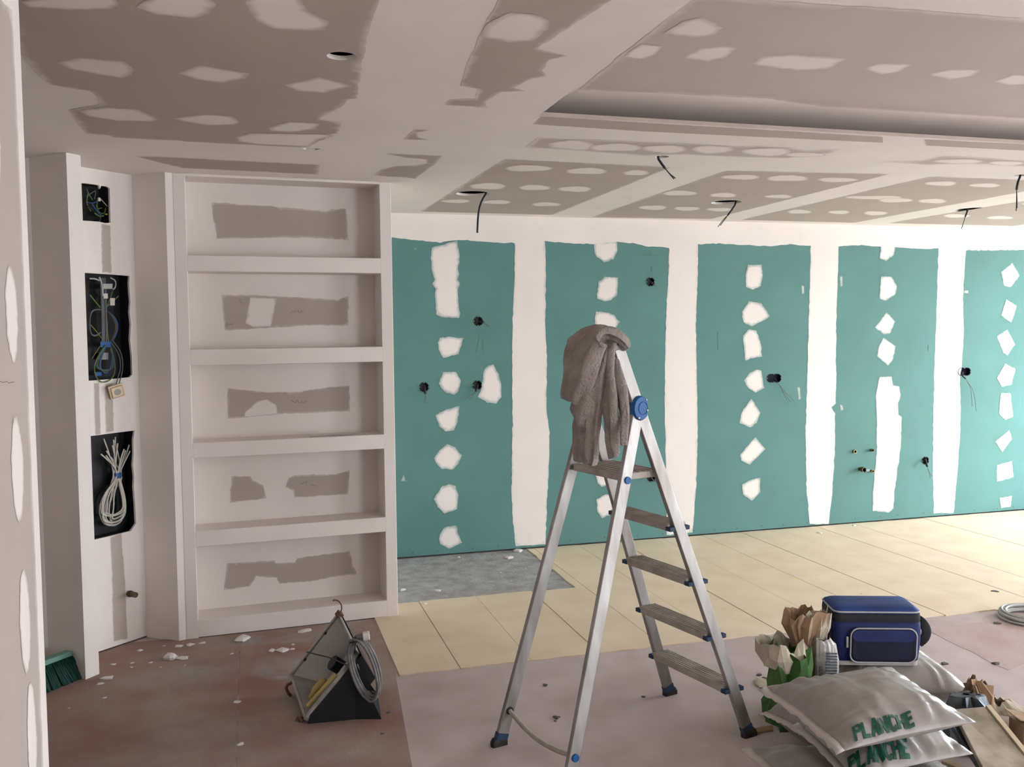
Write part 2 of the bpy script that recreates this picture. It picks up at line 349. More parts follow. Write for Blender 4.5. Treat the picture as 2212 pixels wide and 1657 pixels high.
for (xa, xb, ya_, yb_) in ((TX0-e-.02, TX0-e, TYn-e, TY1+e), (TX1+e, TX1+e+.02, TYn-e, TY1+e), (TX0-e, TX1+e, TY1+e, TY1+e+.02), (TX0-e, TX1+e, TYn-e-.02, TYn-e)):
    up.box(((xa+xb)/2, (ya_+yb_)/2, (ZC+.01+TRZ+.004)/2), ((xb-xa)/2, 0, 0), (0, (yb_-ya_)/2, 0), (0, 0, (TRZ-ZC-.006)/2))
build('cove_closure', up, M_white, ceil)  # unseen white closure added behind the lip, setting how dark the gap looks
build('plenum_lid', MB().box(((X0+RXW)/2, (Y0+WY)/2, 2.74), ((RXW-X0)/2+.2, 0, 0), (0, (WY-Y0)/2+.2, 0), (0, 0, .04)), M_dark, ceil)
bare = lambda pl, px, f=.02, r=.006, e=.25, m=None: patch(pl, px, m or M_pw, ceil, 'bare_board', .0006, f, r, e, holes=hl)
dab = lambda pl, px, f=.035, r=.004, e=.1, m=None: patch(pl, px, m or M_fp, ceil, 'filler_patch', .0013, f, r, e, holes=hl)
# big bare board, upper left
bare(CE, [(20, -330), (905, -330), (848, -140), (818, 0), (797, 66), (779, 155), (772, 212), (752, 214), (735, 231), (700, 249), (692, 258), (737, 264), (731, 288), (715, 289), (700, 300), (661, 319), (505, 311), (323, 301), (245, 297), (233, 292), (187, 288), (150, 237), (212, 226), (213, 212), (194, 196), (111, 183), (78, 155), (47, 117), (25, 40), (5, -80)])
for P in ([(45, 2), (100, -8), (250, -6), (257, 8), (240, 18), (150, 20), (60, 14)], [(293, 15), (330, -12), (440, -14), (465, 8), (450, 28), (420, 38), (340, 30)],
          [(529, 6), (545, -22), (640, -20), (665, 22), (711, 45), (703, 64), (650, 65), (590, 60), (556, 45)], [(122, 135), (170, 123), (270, 132), (280, 140), (291, 150), (283, 160), (265, 168), (200, 158), (150, 147)],
          [(385, 158), (430, 139), (540, 158), (530, 168), (480, 179), (420, 170)], [(614, 182), (690, 166), (764, 184), (700, 200), (640, 195)], [(169, 238), (230, 231), (300, 236), (344, 257), (330, 262), (250, 260), (190, 250)],
          [(373, 255), (440, 246), (500, 250), (519, 262), (510, 269), (450, 270), (400, 262)], [(579, 276), (620, 262), (692, 265), (680, 278), (630, 285), (585, 282)], [(510, 296), (540, 287), (715, 289), (719, 294), (690, 300), (668, 316), (560, 311), (515, 305)],
          [(800, -190), (700, -220), (650, -180), (720, -150)], [(480, -190), (400, -220), (330, -180), (410, -150)]): dab(CE, P)
bare(CE, [(290, 337), (360, 339), (690, 356), (688, 377), (395, 363), (340, 350)], .01)
# darker bare board in the middle
bare(CE, [(1140, -150), (1077, 0), (1056, 40), (1035, 83), (1017, 123), (993, 185), (1031, 192), (1028, 213), (971, 215), (961, 226), (1053, 233), (1049, 219), (1081, 199), (1135, 196), (1111, 189), (1144, 171), (1181, 164), (1172, 152), (1188, 129), (1225, 120), (1160, 104), (1200, 78), (1278, 28), (1320, 0), (1480, -120), (1560, -150)])
dab(CE, [(1050, 50), (1102, 25), (1158, 30), (1188, 42), (1183, 63), (1151, 88), (1098, 91), (1038, 79)], .05)
bare(CE, [(873, 301), (896, 279), (934, 280), (901, 286), (905, 296), (933, 303)], .02, .003, .1)
bare(CE, [(832, 331), (956, 337), (940, 354), (897, 386), (876, 383), (809, 379), (822, 367), (855, 359), (897, 358), (922, 353), (919, 344), (873, 340)], .02, .003)
# boards by the green wall
for fld, dabs in (([(908, 457), (1091, 344), (1451, 361), (1194, 464)], [(1143, 363, 52, 7), (1267, 369, 45, 7), (1374, 373, 29, 6), (1053, 402, 40, 7), (1155, 405, 35, 6), (1241, 408, 37, 6), (983, 434, 34, 4), (1072, 436, 32, 4.5), (1180, 441, 32, 4.5)]),
                  ([(1278, 469), (1569, 369), (1921, 376), (1536, 473)], [(1599, 382, 43, 5.5), (1701, 385, 46, 6.5), (1810, 388, 45, 5), (1469, 417, 39, 5.5), (1562, 421, 30, 5), (1681, 424, 31, 4), (1410, 448, 32, 5), (1484, 450, 29, 4.5), (1554, 452, 29, 4)]),
                  ([(1600, 475), (2009, 382), (2330, 392), (1846, 481)], [(2032, 396, 36, 5), (2127, 400, 35, 4.5), (1887, 426, 63, 4), (1935, 432, 39, 5), (2014, 434, 32, 5), (1727, 457, 27, 4.5), (1812, 458, 25, 4), (1892, 460, 27, 4.5)]),
                  ([(1918, 482), (2420, 400), (2720, 408), (2190, 488)], [(2067, 466, 30, 4), (2160, 470, 30, 3.5), (2240, 440, 34, 4)])):
    bare(CE, fld, .012, .006)
    for d in dabs: dab(CE, ell(*d, tip=.8), .03)
# half-filled strips between the tray and the boards
bare(CE, [(1134, 319), (1162, 297), (1300, 302), (1400, 306), (1500, 310), (1590, 316), (1640, 314), (1720, 320), (1745, 326), (1815, 322), (1800, 330), (1700, 342), (1560, 338), (1480, 334), (1390, 336), (1200, 322)], .05, .004, .1, M_pw2)
for d in ((1235, 313, 52, 11, 6), (1330, 318, 60, 9), (1435, 321, 50, 9, 4), (1540, 322, 45, 9), (1655, 327, 55, 9), (1740, 334, 45, 5)): dab(CE, ell(*d), .05, m=M_fp2)
bare(CE, [(1895, 349), (1990, 347), (2040, 336), (2110, 339), (2212, 346), (2330, 352), (2330, 366), (2212, 360), (2100, 354), (2000, 356)], .05, .004, .1, M_pw2)
for d in ((2070, 348, 55, 5), (2175, 352, 40, 5)): dab(CE, ell(*d), .05, m=M_fp2)
bare(CE, [(1172, 251), (1400, 265.5), (1907, 295.5), (1907, 308), (1400, 284), (1151, 268)], .006, .002, .5)
bare(CE, [(1997, 301), (2212, 311.5), (2500, 327), (2500, 342), (2212, 325), (2000, 314)], .006, .002, .5)
# tray field
bare(TR, [(1250, 193), (1400, 200), (1655, 213), (1780, 230), (2030, 245), (2350, 264), (2760, 290), (2760, 84), (2350, 50), (2212, 40), (1900, 15), (1620, 0), (1500, -8)], .03, .008, .25, M_pw2)
for P in ([(1437, 69), (1475, 45), (1520, 37), (1563, 58), (1545, 75), (1500, 79), (1460, 75)], [(1345, 122), (1385, 93), (1433, 99), (1418, 115), (1392, 127)], [(1475, 125), (1510, 104), (1560, 99), (1593, 102), (1570, 122), (1530, 132)], [(1620, 139), (1650, 121), (1720, 117), (1830, 126), (1790, 148), (1740, 152), (1690, 148)],
          [(1862, 147), (1900, 136), (1972, 138), (1940, 155), (1905, 160)], [(2005, 160), (2050, 149), (2120, 150), (2100, 164), (2050, 172)], [(2148, 176), (2190, 160), (2260, 164), (2230, 180), (2180, 183)]): dab(TR, P, .05, .006, .05, M_fp2)
build('lip_strip', MB().box(((TX0+TX1)/2, TY1-.0008, ZC+.0072), ((TX1-TX0)/2, 0, 0), (0, .0008, 0), (0, 0, .007)), mat('raw board edge', C_PAPER, .9), ceil)
# ---- green wall: five boards with sockets cut out, filler on the joints
JW = [GW.uv(x, 850).x for x in (1143, 1475, 1772, 2045)]; JW = [.5]+JW+[JW[-1]+1.2, RXW]
SOCK = [((1033, 694), 1), ((916, 836), 1), ((1031, 832), 1), ((1405, 609), 1), ((1407, 1031), 1), ((1672, 817), 2), ((2083, 803), 2), ((1999, 995), 1)]
def sock_loop(c, k, r=.034, n=24):
    if k == 1: return rot_circle(c, r, n)
    d = .03
    return [(c[0]+(d if math.cos(a) >= 0 else -d)+r*math.cos(a), c[1]+r*math.sin(a)) for a in [2*math.pi*(i+.5)/n-math.pi/2 for i in range(n)]]
sk = [(GW.uv(*p), k) for p, k in SOCK]
wall = struct('wall_back', MB().box(((X0+RXW)/2, WY+.135, 1.3), ((RXW-X0)/2+.1, 0, 0), (0, .06, 0), (0, 0, 1.42)), M_dark)
for i in range(len(JW)-1):
    a, b = JW[i]+.001, JW[i+1]-.001; hs = [sock_loop(c, k) for c, k in sk if a < c.x < b]
    pn = build('plasterboard', MB().plate((0, WY, 0), (1, 0, 0), (0, 0, 1), [(a, .014), (b, .014), (b, ZC+.02), (a, ZC+.02)], hs, .013), M_green, wall)
    scr = MB(); x = a+.09
    while x < b:
        z = .035+.012*random.random(); scr.cyl((x, WY+.004, z), (x, WY-.0008, z), .0055, 8); x += .16+.12*random.random()
    build('screw_heads', scr, M_pen, wall, kind='stuff')
fill = lambda px, f=.014, e=.3, nm='filler_patch', r=.005, lift=.0008, cm=1.0: patch(GW, px, M_fg, wall, nm, lift, f, r, e, cmax=cm, holes=[sock_loop(c, k) for c, k in sk])
zt = [(700, 455), (850, 458.5), (1400, 470.5), (2212, 488.5), (2700, 500)]
fill([(700, 505), (852, 513), (905, 520), (950, 524), (975, 520), (1010, 519), (1060, 524), (1112, 525), (1178, 521), (1240, 526), (1280, 527), (1332, 523), (1366, 525), (1400, 532), (1445, 535), (1508, 528), (1540, 526), (1600, 529), (1660, 532), (1700, 528), (1750, 531), (1811, 532), (1860, 530), (1900, 533), (1935, 534), (1990, 538), (2028, 536), (2087, 541), (2150, 541), (2212, 540), (2700, 552)]+zt[::-1], .016, .75, 'joint_band', lift=.0022)
Jn = [([(1112, 515), (1112, 600), (1108, 660), (1106, 760), (1106, 830), (1107, 900), (1106, 970), (1105, 1060), (1107, 1120), (1114, 1180)], [(1178, 1176), (1182, 1080), (1186, 990), (1187, 935), (1180, 880), (1181, 760), (1178, 700), (1179, 600), (1177, 513)]),
      ([(1445, 525), (1444, 590), (1441, 640), (1438, 700), (1436, 800), (1436, 900), (1438, 1000), (1440, 1156)], [(1496, 1150), (1503, 1060), (1507, 960), (1506, 860), (1504, 760), (1503, 700), (1507, 600), (1508, 520)]),
      ([(1751, 523), (1749, 620), (1746, 720), (1744, 800), (1742, 870), (1740, 930), (1742, 1060), (1749, 1132)], [(1790, 1132), (1798, 1060), (1803, 970), (1804, 893), (1796, 880), (1805, 872), (1806, 800), (1806, 700), (1810, 600), (1811, 524)]),
      ([(2028, 527), (2025, 600), (2022, 700), (2018, 800), (2016, 900), (2015, 1000), (2017, 1109)], [(2060, 1108), (2061, 1100), (2068, 1020), (2074, 930), (2075, 860), (2073, 830), (2078, 780), (2082, 720), (2080, 640), (2087, 533)])]
for a, b in Jn: fill(a+b, .02, .5, 'joint_band', lift=.0008)
patch(GW, [(JW[5]-.12, .03), (JW[5]+.12, .03), (JW[5]+.13, 2.25), (JW[5]-.13, 2.25)], M_fg, wall, 'joint_band', .0014, .03, .006, .35, world=True)
for P in ([(987, 519), (989, 533), (994, 553), (989, 581), (992, 592), (989, 604), (994, 613), (988, 624), (990, 650), (992, 677), (991, 687), (955, 686), (942, 679), (939, 640), (941, 624), (933, 613), (939, 604), (932, 585), (931, 558), (933, 535), (961, 527)],
          [(950, 730), (968, 727), (1001, 731), (994, 752), (990, 765), (958, 774), (947, 755), (946, 740)], [(948, 828), (957, 804), (985, 803), (996, 823), (990, 845), (983, 852), (965, 849), (952, 838)], [(940, 897), (965, 884), (992, 877), (989, 912), (980, 930), (962, 932), (948, 920)],
          [(937, 990), (950, 972), (965, 959), (983, 966), (997, 984), (990, 1002), (978, 1015), (955, 1012), (942, 1002)], [(936, 1078), (955, 1050), (970, 1046), (984, 1050), (990, 1070), (987, 1100), (960, 1110), (946, 1095)], [(948, 1160), (958, 1140), (975, 1136), (985, 1135), (990, 1155), (999, 1172), (970, 1185), (950, 1175)],
          [(1043, 819), (1045, 800), (1055, 790), (1066, 788), (1077, 808), (1083, 830), (1083, 858), (1072, 872), (1052, 870), (1032, 857), (1038, 845)],
          [(1281, 522), (1332, 520), (1334, 540), (1325, 560), (1305, 568), (1290, 555), (1284, 545)], [(1307, 598), (1335, 600), (1334, 627), (1333, 638), (1320, 649), (1306, 651), (1290, 645), (1292, 608)], [(1287, 673), (1306, 674), (1326, 680), (1339, 696), (1331, 707), (1326, 716), (1297, 716), (1284, 698)],
          ell(1308, 780, 24, 24), [(1282, 870), (1300, 850), (1322, 862), (1318, 886), (1296, 890)], ell(1306, 955, 24, 22), [(1287, 1028), (1300, 1018), (1318, 1024), (1314, 1048), (1300, 1052), (1290, 1044)], [(1289, 1078), (1310, 1068), (1325, 1070), (1322, 1110), (1300, 1120), (1290, 1105)],
          [(1615, 572), (1645, 572), (1648, 595), (1643, 618), (1627, 626), (1611, 620), (1610, 595)], [(1602, 673), (1618, 651), (1645, 655), (1663, 683), (1648, 693), (1625, 705), (1606, 696)], [(1605, 725), (1618, 711), (1634, 714), (1643, 741), (1646, 770), (1609, 778)],
          [(1607, 822), (1618, 806), (1636, 798), (1644, 801), (1648, 824), (1651, 838), (1632, 848), (1614, 836)], [(1623, 861), (1642, 892), (1634, 914), (1621, 924), (1597, 914), (1601, 892)], [(1631, 944), (1653, 970), (1620, 1004), (1601, 995), (1598, 983)], [(1642, 1032), (1642, 1063), (1625, 1082), (1604, 1069), (1602, 1047), (1617, 1038)],
          [(1903, 527), (1935, 527), (1930, 551), (1914, 564), (1900, 558)], [(1903, 597), (1925, 597), (1937, 618), (1934, 636), (1912, 650), (1899, 645)], [(1915, 675), (1934, 694), (1922, 721), (1911, 723), (1890, 707)], [(1908, 730), (1935, 748), (1928, 778), (1918, 790), (1894, 769), (1898, 748)],
          [(1900, 814), (1926, 814), (1930, 832), (1942, 835), (1946, 854), (1940, 870), (1941, 896), (1948, 900), (1946, 964), (1932, 1063), (1930, 1098), (1919, 1108), (1885, 1103), (1885, 1063), (1893, 980), (1893, 884), (1890, 858)],
          [(2162, 588), (2186, 568), (2203, 595), (2183, 620), (2169, 618)], [(2173, 646), (2196, 661), (2185, 697), (2162, 682)], [(2176, 712), (2193, 744), (2176, 768), (2167, 762), (2153, 727)], [(2171, 785), (2194, 797), (2185, 831), (2164, 836), (2153, 817)], [(2162, 849), (2183, 850), (2188, 900), (2172, 908), (2157, 894)],
          [(2180, 929), (2186, 948), (2165, 977), (2149, 954)], [(2153, 1005), (2186, 996), (2189, 1031), (2153, 1041)], [(2159, 1076), (2186, 1071), (2183, 1095), (2162, 1098)]): fill(P, .035, .22, lift=.0016)
for P in ([(866, 1040), (872, 1024), (876, 1038), (886, 1039)], [(1731, 616), (1737, 618), (1737, 634), (1732, 636)], [(1722, 836), (1728, 836), (1730, 862), (1725, 864)], [(1814, 597), (1820, 597), (1820, 619), (1815, 619)], [(1814, 873), (1820, 876), (1822, 886), (1816, 887)], [(2082, 628), (2092, 627), (2092, 634), (2082, 633)], [(893, 537), (899, 536), (899, 541)]):
    fill(P, .008, .3, r=.001, cm=.38)
def pencil(pl, strokes, parent, r=.0012, m=None):
    mb = MB()
    for s_ in strokes: mb.tube([at(pl, x, y, .0008) for x, y in s_], r, 5)
    return build('pencil_marks', mb, m or M_pen, parent, kind='stuff')
pencil(GW, [[(1387, 550), (1405, 551), (1430, 552)], [(1405, 543), (1405, 550)], [(1407, 575), (1407, 588)], [(1550, 718), (1551, 755)], [(1043, 733), (1043, 760)], [(1036, 726), (1028, 762)], [(2005, 745), (2005, 758)]], wall, .0008)
# ---- right wall with two windows, near wall, outer left wall
def wall_holes(name, rects, m):
    return struct(name, MB().plate((RXW, 0, 0), (0, -1, 0), (0, 0, 1), [(-WY-.2, 0), (-Y0+.2, 0), (-Y0+.2, 2.72), (-WY-.2, 2.72)], [[(-b, c), (-a, c), (-a, d), (-b, d)] for a, b, c, d in rects], .24), m)
wall_holes('wall_right', WINS, M_white)
gm = bpy.data.materials.new('window glass'); gm.use_nodes = True; nt = gm.node_tree; nt.nodes.clear()
o_ = nt.nodes.new('ShaderNodeOutputMaterial'); mx = nt.nodes.new('ShaderNodeMixShader'); tr = nt.nodes.new('ShaderNodeBsdfTransparent'); gl = nt.nodes.new('ShaderNodeBsdfGlossy'); gl.inputs['Roughness'].default_value = .02; mx.inputs[0].default_value = .06
nt.links.new(tr.outputs[0], mx.inputs[1]); nt.links.new(gl.outputs[0], mx.inputs[2]); nt.links.new(mx.outputs[0], o_.inputs[0])
for i, (a, b, c, d, ax) in enumerate([w+(0,) for w in WINS]+[w+(1,) for w in WINN]):
    fr = MB(); t = .035; mid = (a+b)/2
    Q = (lambda s_, z: Vector((RXW+.16, s_, z))) if ax == 0 else (lambda s_, z: Vector((s_, NYW-.09, z)))
    al = Vector((0, 1, 0)) if ax == 0 else Vector((1, 0, 0)); ac = Vector((1, 0, 0)) if ax == 0 else Vector((0, 1, 0))
    for (ya, yb, za, zb) in ((a, b, c, c+2*t), (a, b, d-2*t, d), (a, a+2*t, c, d), (b-2*t, b, c, d), (mid-t, mid+t, c, d)):
        fr.box(Q((ya+yb)/2, (za+zb)/2), ac*.03, al*(yb-ya)/2, (0, 0, (zb-za)/2))
    w = struct('window_%d' % (i+1), fr, M_frame)
    for (ya, yb) in ((a+2*t, mid-t), (mid+t, b-2*t)):
        build('pane', MB().box(Q((ya+yb)/2, (c+d)/2), ac*.004, al*(yb-ya)/2, (0, 0, (d-c)/2-2*t)), gm, w)
struct('floor_terrace', MB().prism([(RXW+.25, Y0-2), (RXW+9, Y0-2), (RXW+9, WY+4), (RXW+.25, WY+4)], -.2, -.08), M_plinth)
struct('wall_near', MB().plate((0, NYW, 0), (-1, 0, 0), (0, 0, 1), [(-RXW-.2, 0), (-X0+.1, 0), (-X0+.1, 2.72), (-RXW-.2, 2.72)], [[(-b, c), (-a, c), (-a, d), (-b, d)] for a, b, c, d in WINN], .12), M_white)
struct('wall_outer', MB().box((X0-.06, (Y0+WY)/2, 1.35), (.06, 0, 0), (0, (WY-Y0)/2+.1, 0), (0, 0, 1.37)), M_white)
# ---- near left wall (faces the windows)
NL = -.47; yl = 2.262
wnl = struct('wall_side', MB().prism([(NL, Y0), (NL, yl), (NL-.11, yl), (NL-.11, Y0)], 0, ZC), M_white)
NW = Pl((NL, 0, 0), (0, 1, 0), (0, 0, 1))
yb = yl-.055
patch(NW, [(1.75, .0), (yb+.005, .0), (yb-.004, .5), (yb, 1.0), (yb-.002, 1.6), (yb, 2.0), (yb-.012, ZC-.12), (1.75, ZC-.15)], M_pw, wnl, 'bare_board', .0006, .012, .004, .3, world=True)
for (yc, zc_, a, b) in ((2.085, 1.62, .05, .10), (2.08, 1.30, .05, .11), (2.09, .98, .045, .11), (2.11, .72, .04, .12), (2.11, .45, .04, .13), (2.0, 1.95, .05, .1)):
    patch(NW, [(yc+a*math.cos(t), zc_+b*math.sin(t)) for t in [i*.45 for i in range(14)]], M_fp, wnl, 'filler_patch', .0012, .02, .006, .2, world=True)
pencil(NW, [[(-5, 823), (8, 826), (14, 824), (20, 828), (27, 825), (31, 826)]], wnl, .0006)
# ---- slanted wall with the recess for the electrical boxes
S0, S1, S2, S3 = (-.765, 4.48), (-.716, 4.538), (-.895, 4.715), (-.95, 4.652)
BR = (-.56, 5.034)
wl = struct('wall_left', MB().prism([S0, S1, S2, S3], 0, ZC), M_white)
build('recess_side', MB().prism([(-.392, 4.912), (-.357, 4.926), (-.33, 5.3), (-.52, 5.3), BR], 0, ZC), M_white, wl)
build('passage_wall', MB().prism([S3, (-2.4, 4.60), (-2.4, 4.75), (-.95, 4.76)], 0, ZC), M_white, wl)
bl = Vector((S2[0]-.02, S2[1]-.019)); exb = (Vector(BR)-bl); BWL = exb.length; exb.normalize()
BW = Pl((bl.x, bl.y, 0), (exb.x, exb.y, 0), (0, 0, 1))
BX = [[(168, 395), (184, 396), (202, 398), (214, 400), (216, 408), (219, 401), (232, 403), (237, 407), (239, 481), (227, 482), (215, 479), (188, 477), (172, 476)],
      [(176, 589), (193, 590), (240, 593), (280, 596), (279, 612), (280, 631), (282, 652), (280, 674), (283, 700), (281, 734), (285, 770), (286, 809), (280, 815), (240, 819), (201, 822), (184, 823)],
      [(186, 943), (204, 941), (250, 935), (291, 930), (288, 950), (289, 980), (287, 1005), (290, 1030), (289, 1052), (292, 1090), (294, 1131), (283, 1147), (240, 1158), (209, 1165), (190, 1169)]]
bh = [[tuple(BW.uv(*p)) for p in P] for P in BX]
build('recess_back', MB().plate(BW.o, BW.ex, BW.ey, [(0, .012), (BWL+.02, .008), (BWL+.02, ZC), (0, ZC)], bh, .013), M_white, wl)
bb = lambda px, f=.01: patch(BW, px, M_pw, wl, 'bare_board', .0006, f, .003, .25)
bb([(219, 484), (239, 486), (240, 560), (241, 590), (221, 588), (220, 540)]); bb([(226, 830), (243, 826), (246, 932), (229, 934)]); bb([(238, 1160), (262, 1152), (270, 1255), (273, 1330), (276, 1380), (245, 1386), (243, 1300), (241, 1220)])
bb([(203, 828), (214, 826), (218, 938), (206, 940)], .02)
# ---- built-in niche shelving
A_ = Vector((-.358, 4.924)); B_ = Vector((.748, 4.983)); exs = (B_-A_); SU = exs.length; exs.normalize()
SH = Pl((A_.x, A_.y, 0), (exs.x, exs.y, 0), (0, 0, 1))
OP = [[(399, 378), (819, 397), (823, 558), (405, 551)], [(406, 585), (824, 591), (826, 749), (412, 755)], [(412, 789), (827, 782), (829, 939), (417, 957)], [(418, 990), (830, 970), (831, 1117), (421, 1149)], [(422, 1183), (832, 1148), (833, 1298), (426, 1340)]]
uvs = [[SH.uv(*p) for p in o] for o in OP]
UL = sum(q[0].x+q[3].x for q in uvs)/10; UR = sum(q[1].x+q[2].x for q in uvs)/10
VT = [(q[0].y+q[1].y)/2 for q in uvs]; VB = [(q[2].y+q[3].y)/2 for q in uvs]
VT[0] = ZC-.012
DEP = .19
shelf = thing('niche_shelving', SH.P((SU/2, 0), 0), 'floor to ceiling built-in plaster shelving with five open niches', 'shelving')
def lbox(u0, u1, v0, v1, d0, d1):
    mb = MB(); return mb.hexa([SH.P((u, v0), -d) for u, d in ((u0, d0), (u1, d0), (u1, d1), (u0, d1))], [SH.P((u, v1), -d) for u, d in ((u0, d0), (u1, d0), (u1, d1), (u0, d1))])
build('side_panel', lbox(0, UL, 0, ZC, 0, DEP+.02), M_white, shelf, bevel=.003); build('side_panel', lbox(UR, SU, 0, ZC, 0, 1.26), M_white, shelf, bevel=.003)
build('lintel', lbox(UL, UR, VT[0], ZC, 0, DEP+.02), M_white, shelf)
for k in range(4): build('shelf', lbox(UL-.002, UR+.002, VT[k+1], VB[k], 0, DEP+.005), M_white, shelf, bevel=.003)
build('plinth', lbox(UL-.002, UR+.002, .006, VB[4], 0, DEP+.005), M_white, shelf, bevel=.003)
SB = Pl(SH.o-SH.n*DEP, SH.ex, SH.ey)
BARE = [[[(456, 437), (576, 445), (660, 451), (703, 457), (709, 453), (748, 450), (753, 519), (667, 513), (468, 516)]],
        [[(479, 637), (543, 637), (602, 640), (729, 647), (753, 639), (753, 704), (693, 702), (486, 714)]],
        [[(492, 839), (576, 847), (651, 846), (709, 836), (755, 833), (756, 889), (693, 891), (602, 894), (527, 902), (492, 904)]],
        [[(500, 1029), (541, 1028), (546, 1038), (569, 1047), (575, 1077), (496, 1086)], [(623, 1033), (637, 1026), (722, 1025), (755, 1016), (753, 1068), (637, 1075), (634, 1059), (616, 1052)]],
        [[(490, 1217), (592, 1210), (595, 1217), (637, 1215), (641, 1205), (756, 1190), (761, 1215), (771, 1240), (725, 1246), (670, 1256), (603, 1261), (597, 1248), (553, 1245), (540, 1267), (484, 1275)]]]
WHT = {1: [(540, 642), (598, 644), (585, 706), (549, 707), (530, 699)], 2: [(527, 902), (528, 891), (556, 867), (576, 862), (597, 875), (600, 895)]}
for k in range(5):
    vb = VB[k]-.004; vt = VT[k]+.004
    bp = build('back_panel', lbox(UL-.002, UR+.002, vb, vt, DEP, DEP+.012), M_white, shelf)
    for P in BARE[k]: patch(SB, P, M_pw, bp, 'bare_board', .0007, .012, .004, .3)
    if k in WHT: patch(SB, WHT[k], M_fp, bp, 'filler_patch', .0013, .012, .003, .2)
def scrib(x, y, w, n, seed):
    rn = random.Random(seed); return [[(x+w*i/n+rn.uniform(-1, 2), y+rn.uniform(-4, 4)) for i in range(n)]]
pencil(SB, scrib(628, 674, 32, 13, 1)+scrib(488, 701, 18, 6, 2)+[[(516, 648), (522, 647), (518, 652), (524, 656)]], shelf, .0011)
pencil(SB, scrib(629, 868, 36, 15, 4), shelf, .0011); pencil(SB, scrib(648, 1042, 18, 7, 5)+scrib(672, 1047, 14, 6, 6), shelf, .0011)
build('steel_strip', lbox(UL+(UR-UL)*.60, UL+(UR-UL)*.86, VB[2], VB[2]+.006, .012, .03), M_grey, shelf, label='grey strip along the niche edge')
# ================================================================== THINGS ON THE WALLS AND CEILING
# socket boxes
def sheath_wires(root, pts, ends, m=None, r=.006, rw=.0022):
    build('cable', MB().tube(pts, r, 8, smooth=2), m or M_black, root, smooth=True)
    for e in ends: build('wire', MB().tube([pts[-1]]+list(e), rw, 6, smooth=2), M_wgrey, root, smooth=True)
wpx = lambda x, y, out=.03: PY(x, y, WY-out)
SD = ['round black socket box with a short cut cable above the pencil line', 'round black socket box with a hanging cable beside the shelving', 'round black socket box cut into the edge of a large filler patch', 'high round black socket box under a pencilled cross', 'round black socket box with looping wires behind the ladder platform', 'wide double socket box beside a filler patch on plain green board', 'wide double socket box at the edge of a white joint band', 'round black socket box with a thick stub of cable above the floor']
SW = [([(1036, 694, .01), (1044, 696, .05)], [[(1048, 699), (1056, 703)], [(1049, 701), (1055, 706)]]),
      ([(916, 834, .01), (918, 842, .04), (919, 851, .04)], [[(918, 860), (916, 870)], [(921, 860), (920, 872)]]),
      ([(1031, 832, .01), (1030, 838, .05), (1028, 846, .05)], [[(1020, 852), (1007, 862)], [(1024, 853), (1014, 864)]]),
      ([(1405, 609, .01), (1409, 612, .03)], [[(1413, 615), (1419, 619)]]),
      ([(1404, 1030, .01), (1408, 1033, .03)], [[(1416, 1040), (1424, 1036), (1430, 1034)], [(1414, 1042), (1422, 1042), (1430, 1040)]]),
      ([(1672, 818, .01), (1680, 826, .04)], [[(1690, 845), (1703, 870)], [(1694, 850), (1708, 868)], [(1698, 850), (1715, 866)]]),
      ([(2080, 804, .01), (2078, 812, .03), (2086, 818, .04)], [[(2098, 840), (2100, 878)], [(2104, 845), (2109, 888)]]),
      ([(1999, 992, .01), (2001, 1000, .06), (2003, 1008, .06)], [[(2007, 1020), (2010, 1033)], [(2008, 1022), (2015, 1030)]])]
for (c, k), lab, (sh, en) in zip(sk, SD, SW):
    base = Vector((c.x, WY, c.y)); root = thing('socket_box', base, lab, 'socket box', 'socket boxes in the green wall')
    lo, li = sock_loop(c, k, .0345), sock_loop(c, k, .0305)
    T = lambda l, d: [Vector((q[0], WY+d, q[1])) for q in l]
    cup = MB().loft([T(lo, -.0025), T(li, -.0025), T(li, .042), T(lo, .046), T(lo, -.0025)], cap=False); n = len(li); kk = len(cup.v); cup.add(T(li, .042), [tuple(range(n))])
    build('cup', cup, M_navy if k == 2 else M_black, root)
    sc = MB()
    for ang in (0, 90, 180, 270):
        a = math.radians(ang); x = c.x+math.cos(a)*(.030+(.03 if k == 2 else 0)); z = c.y+math.sin(a)*.030
        sc.cyl((x, WY+.002, z), (x, WY-.004, z), .003, 8)
    build('screws', sc, M_piping, root, kind='stuff')
    pts = [PY(x, y, WY-o) for x, y, o in sh]
    sheath_wires(root, pts, [[wpx(x, y, .05) for x, y in e] for e in en], r=.009 if k == 1 else .006)
# pipe stubs in the green wall
def pipe(px, py, out, r, m, lab, ex=()):
    c = GW.uv(px, py); root = thing('pipe_stub', (c.x, WY, c.y), lab, 'pipe', 'pipe stubs in the green wall')
    mb = MB().cyl((c.x, WY+.02, c.y), (c.x, WY-out, c.y), r, 14); build('pipe', mb, m, root, smooth=False)
    build('nut', MB().cyl((c.x, WY-out*.55, c.y), (c.x, WY-out, c.y), r*1.45, 6), m, root)
    return root, c
pipe(1844, 975, .022, .011, M_brass, 'small brass pipe stub left of the long filler strip, paired with another')
pipe(1881, 972, .026, .0095, M_bronze, 'small brass pipe stub touching the long filler strip')
pipe(1881, 1017, .03, .009, M_brass, 'brass pipe stub beside the larger tap, low on the green wall')
root, c = pipe(1858, 1013, .055, .016, M_bronze, 'stop tap of dull brass sticking out of the green wall')
build('handle', MB().box((c.x+.024, WY-.06, c.y-.004), (.018, 0, 0), (0, .006, 0), (0, 0, .012)), M_steel, root, bevel=.003)
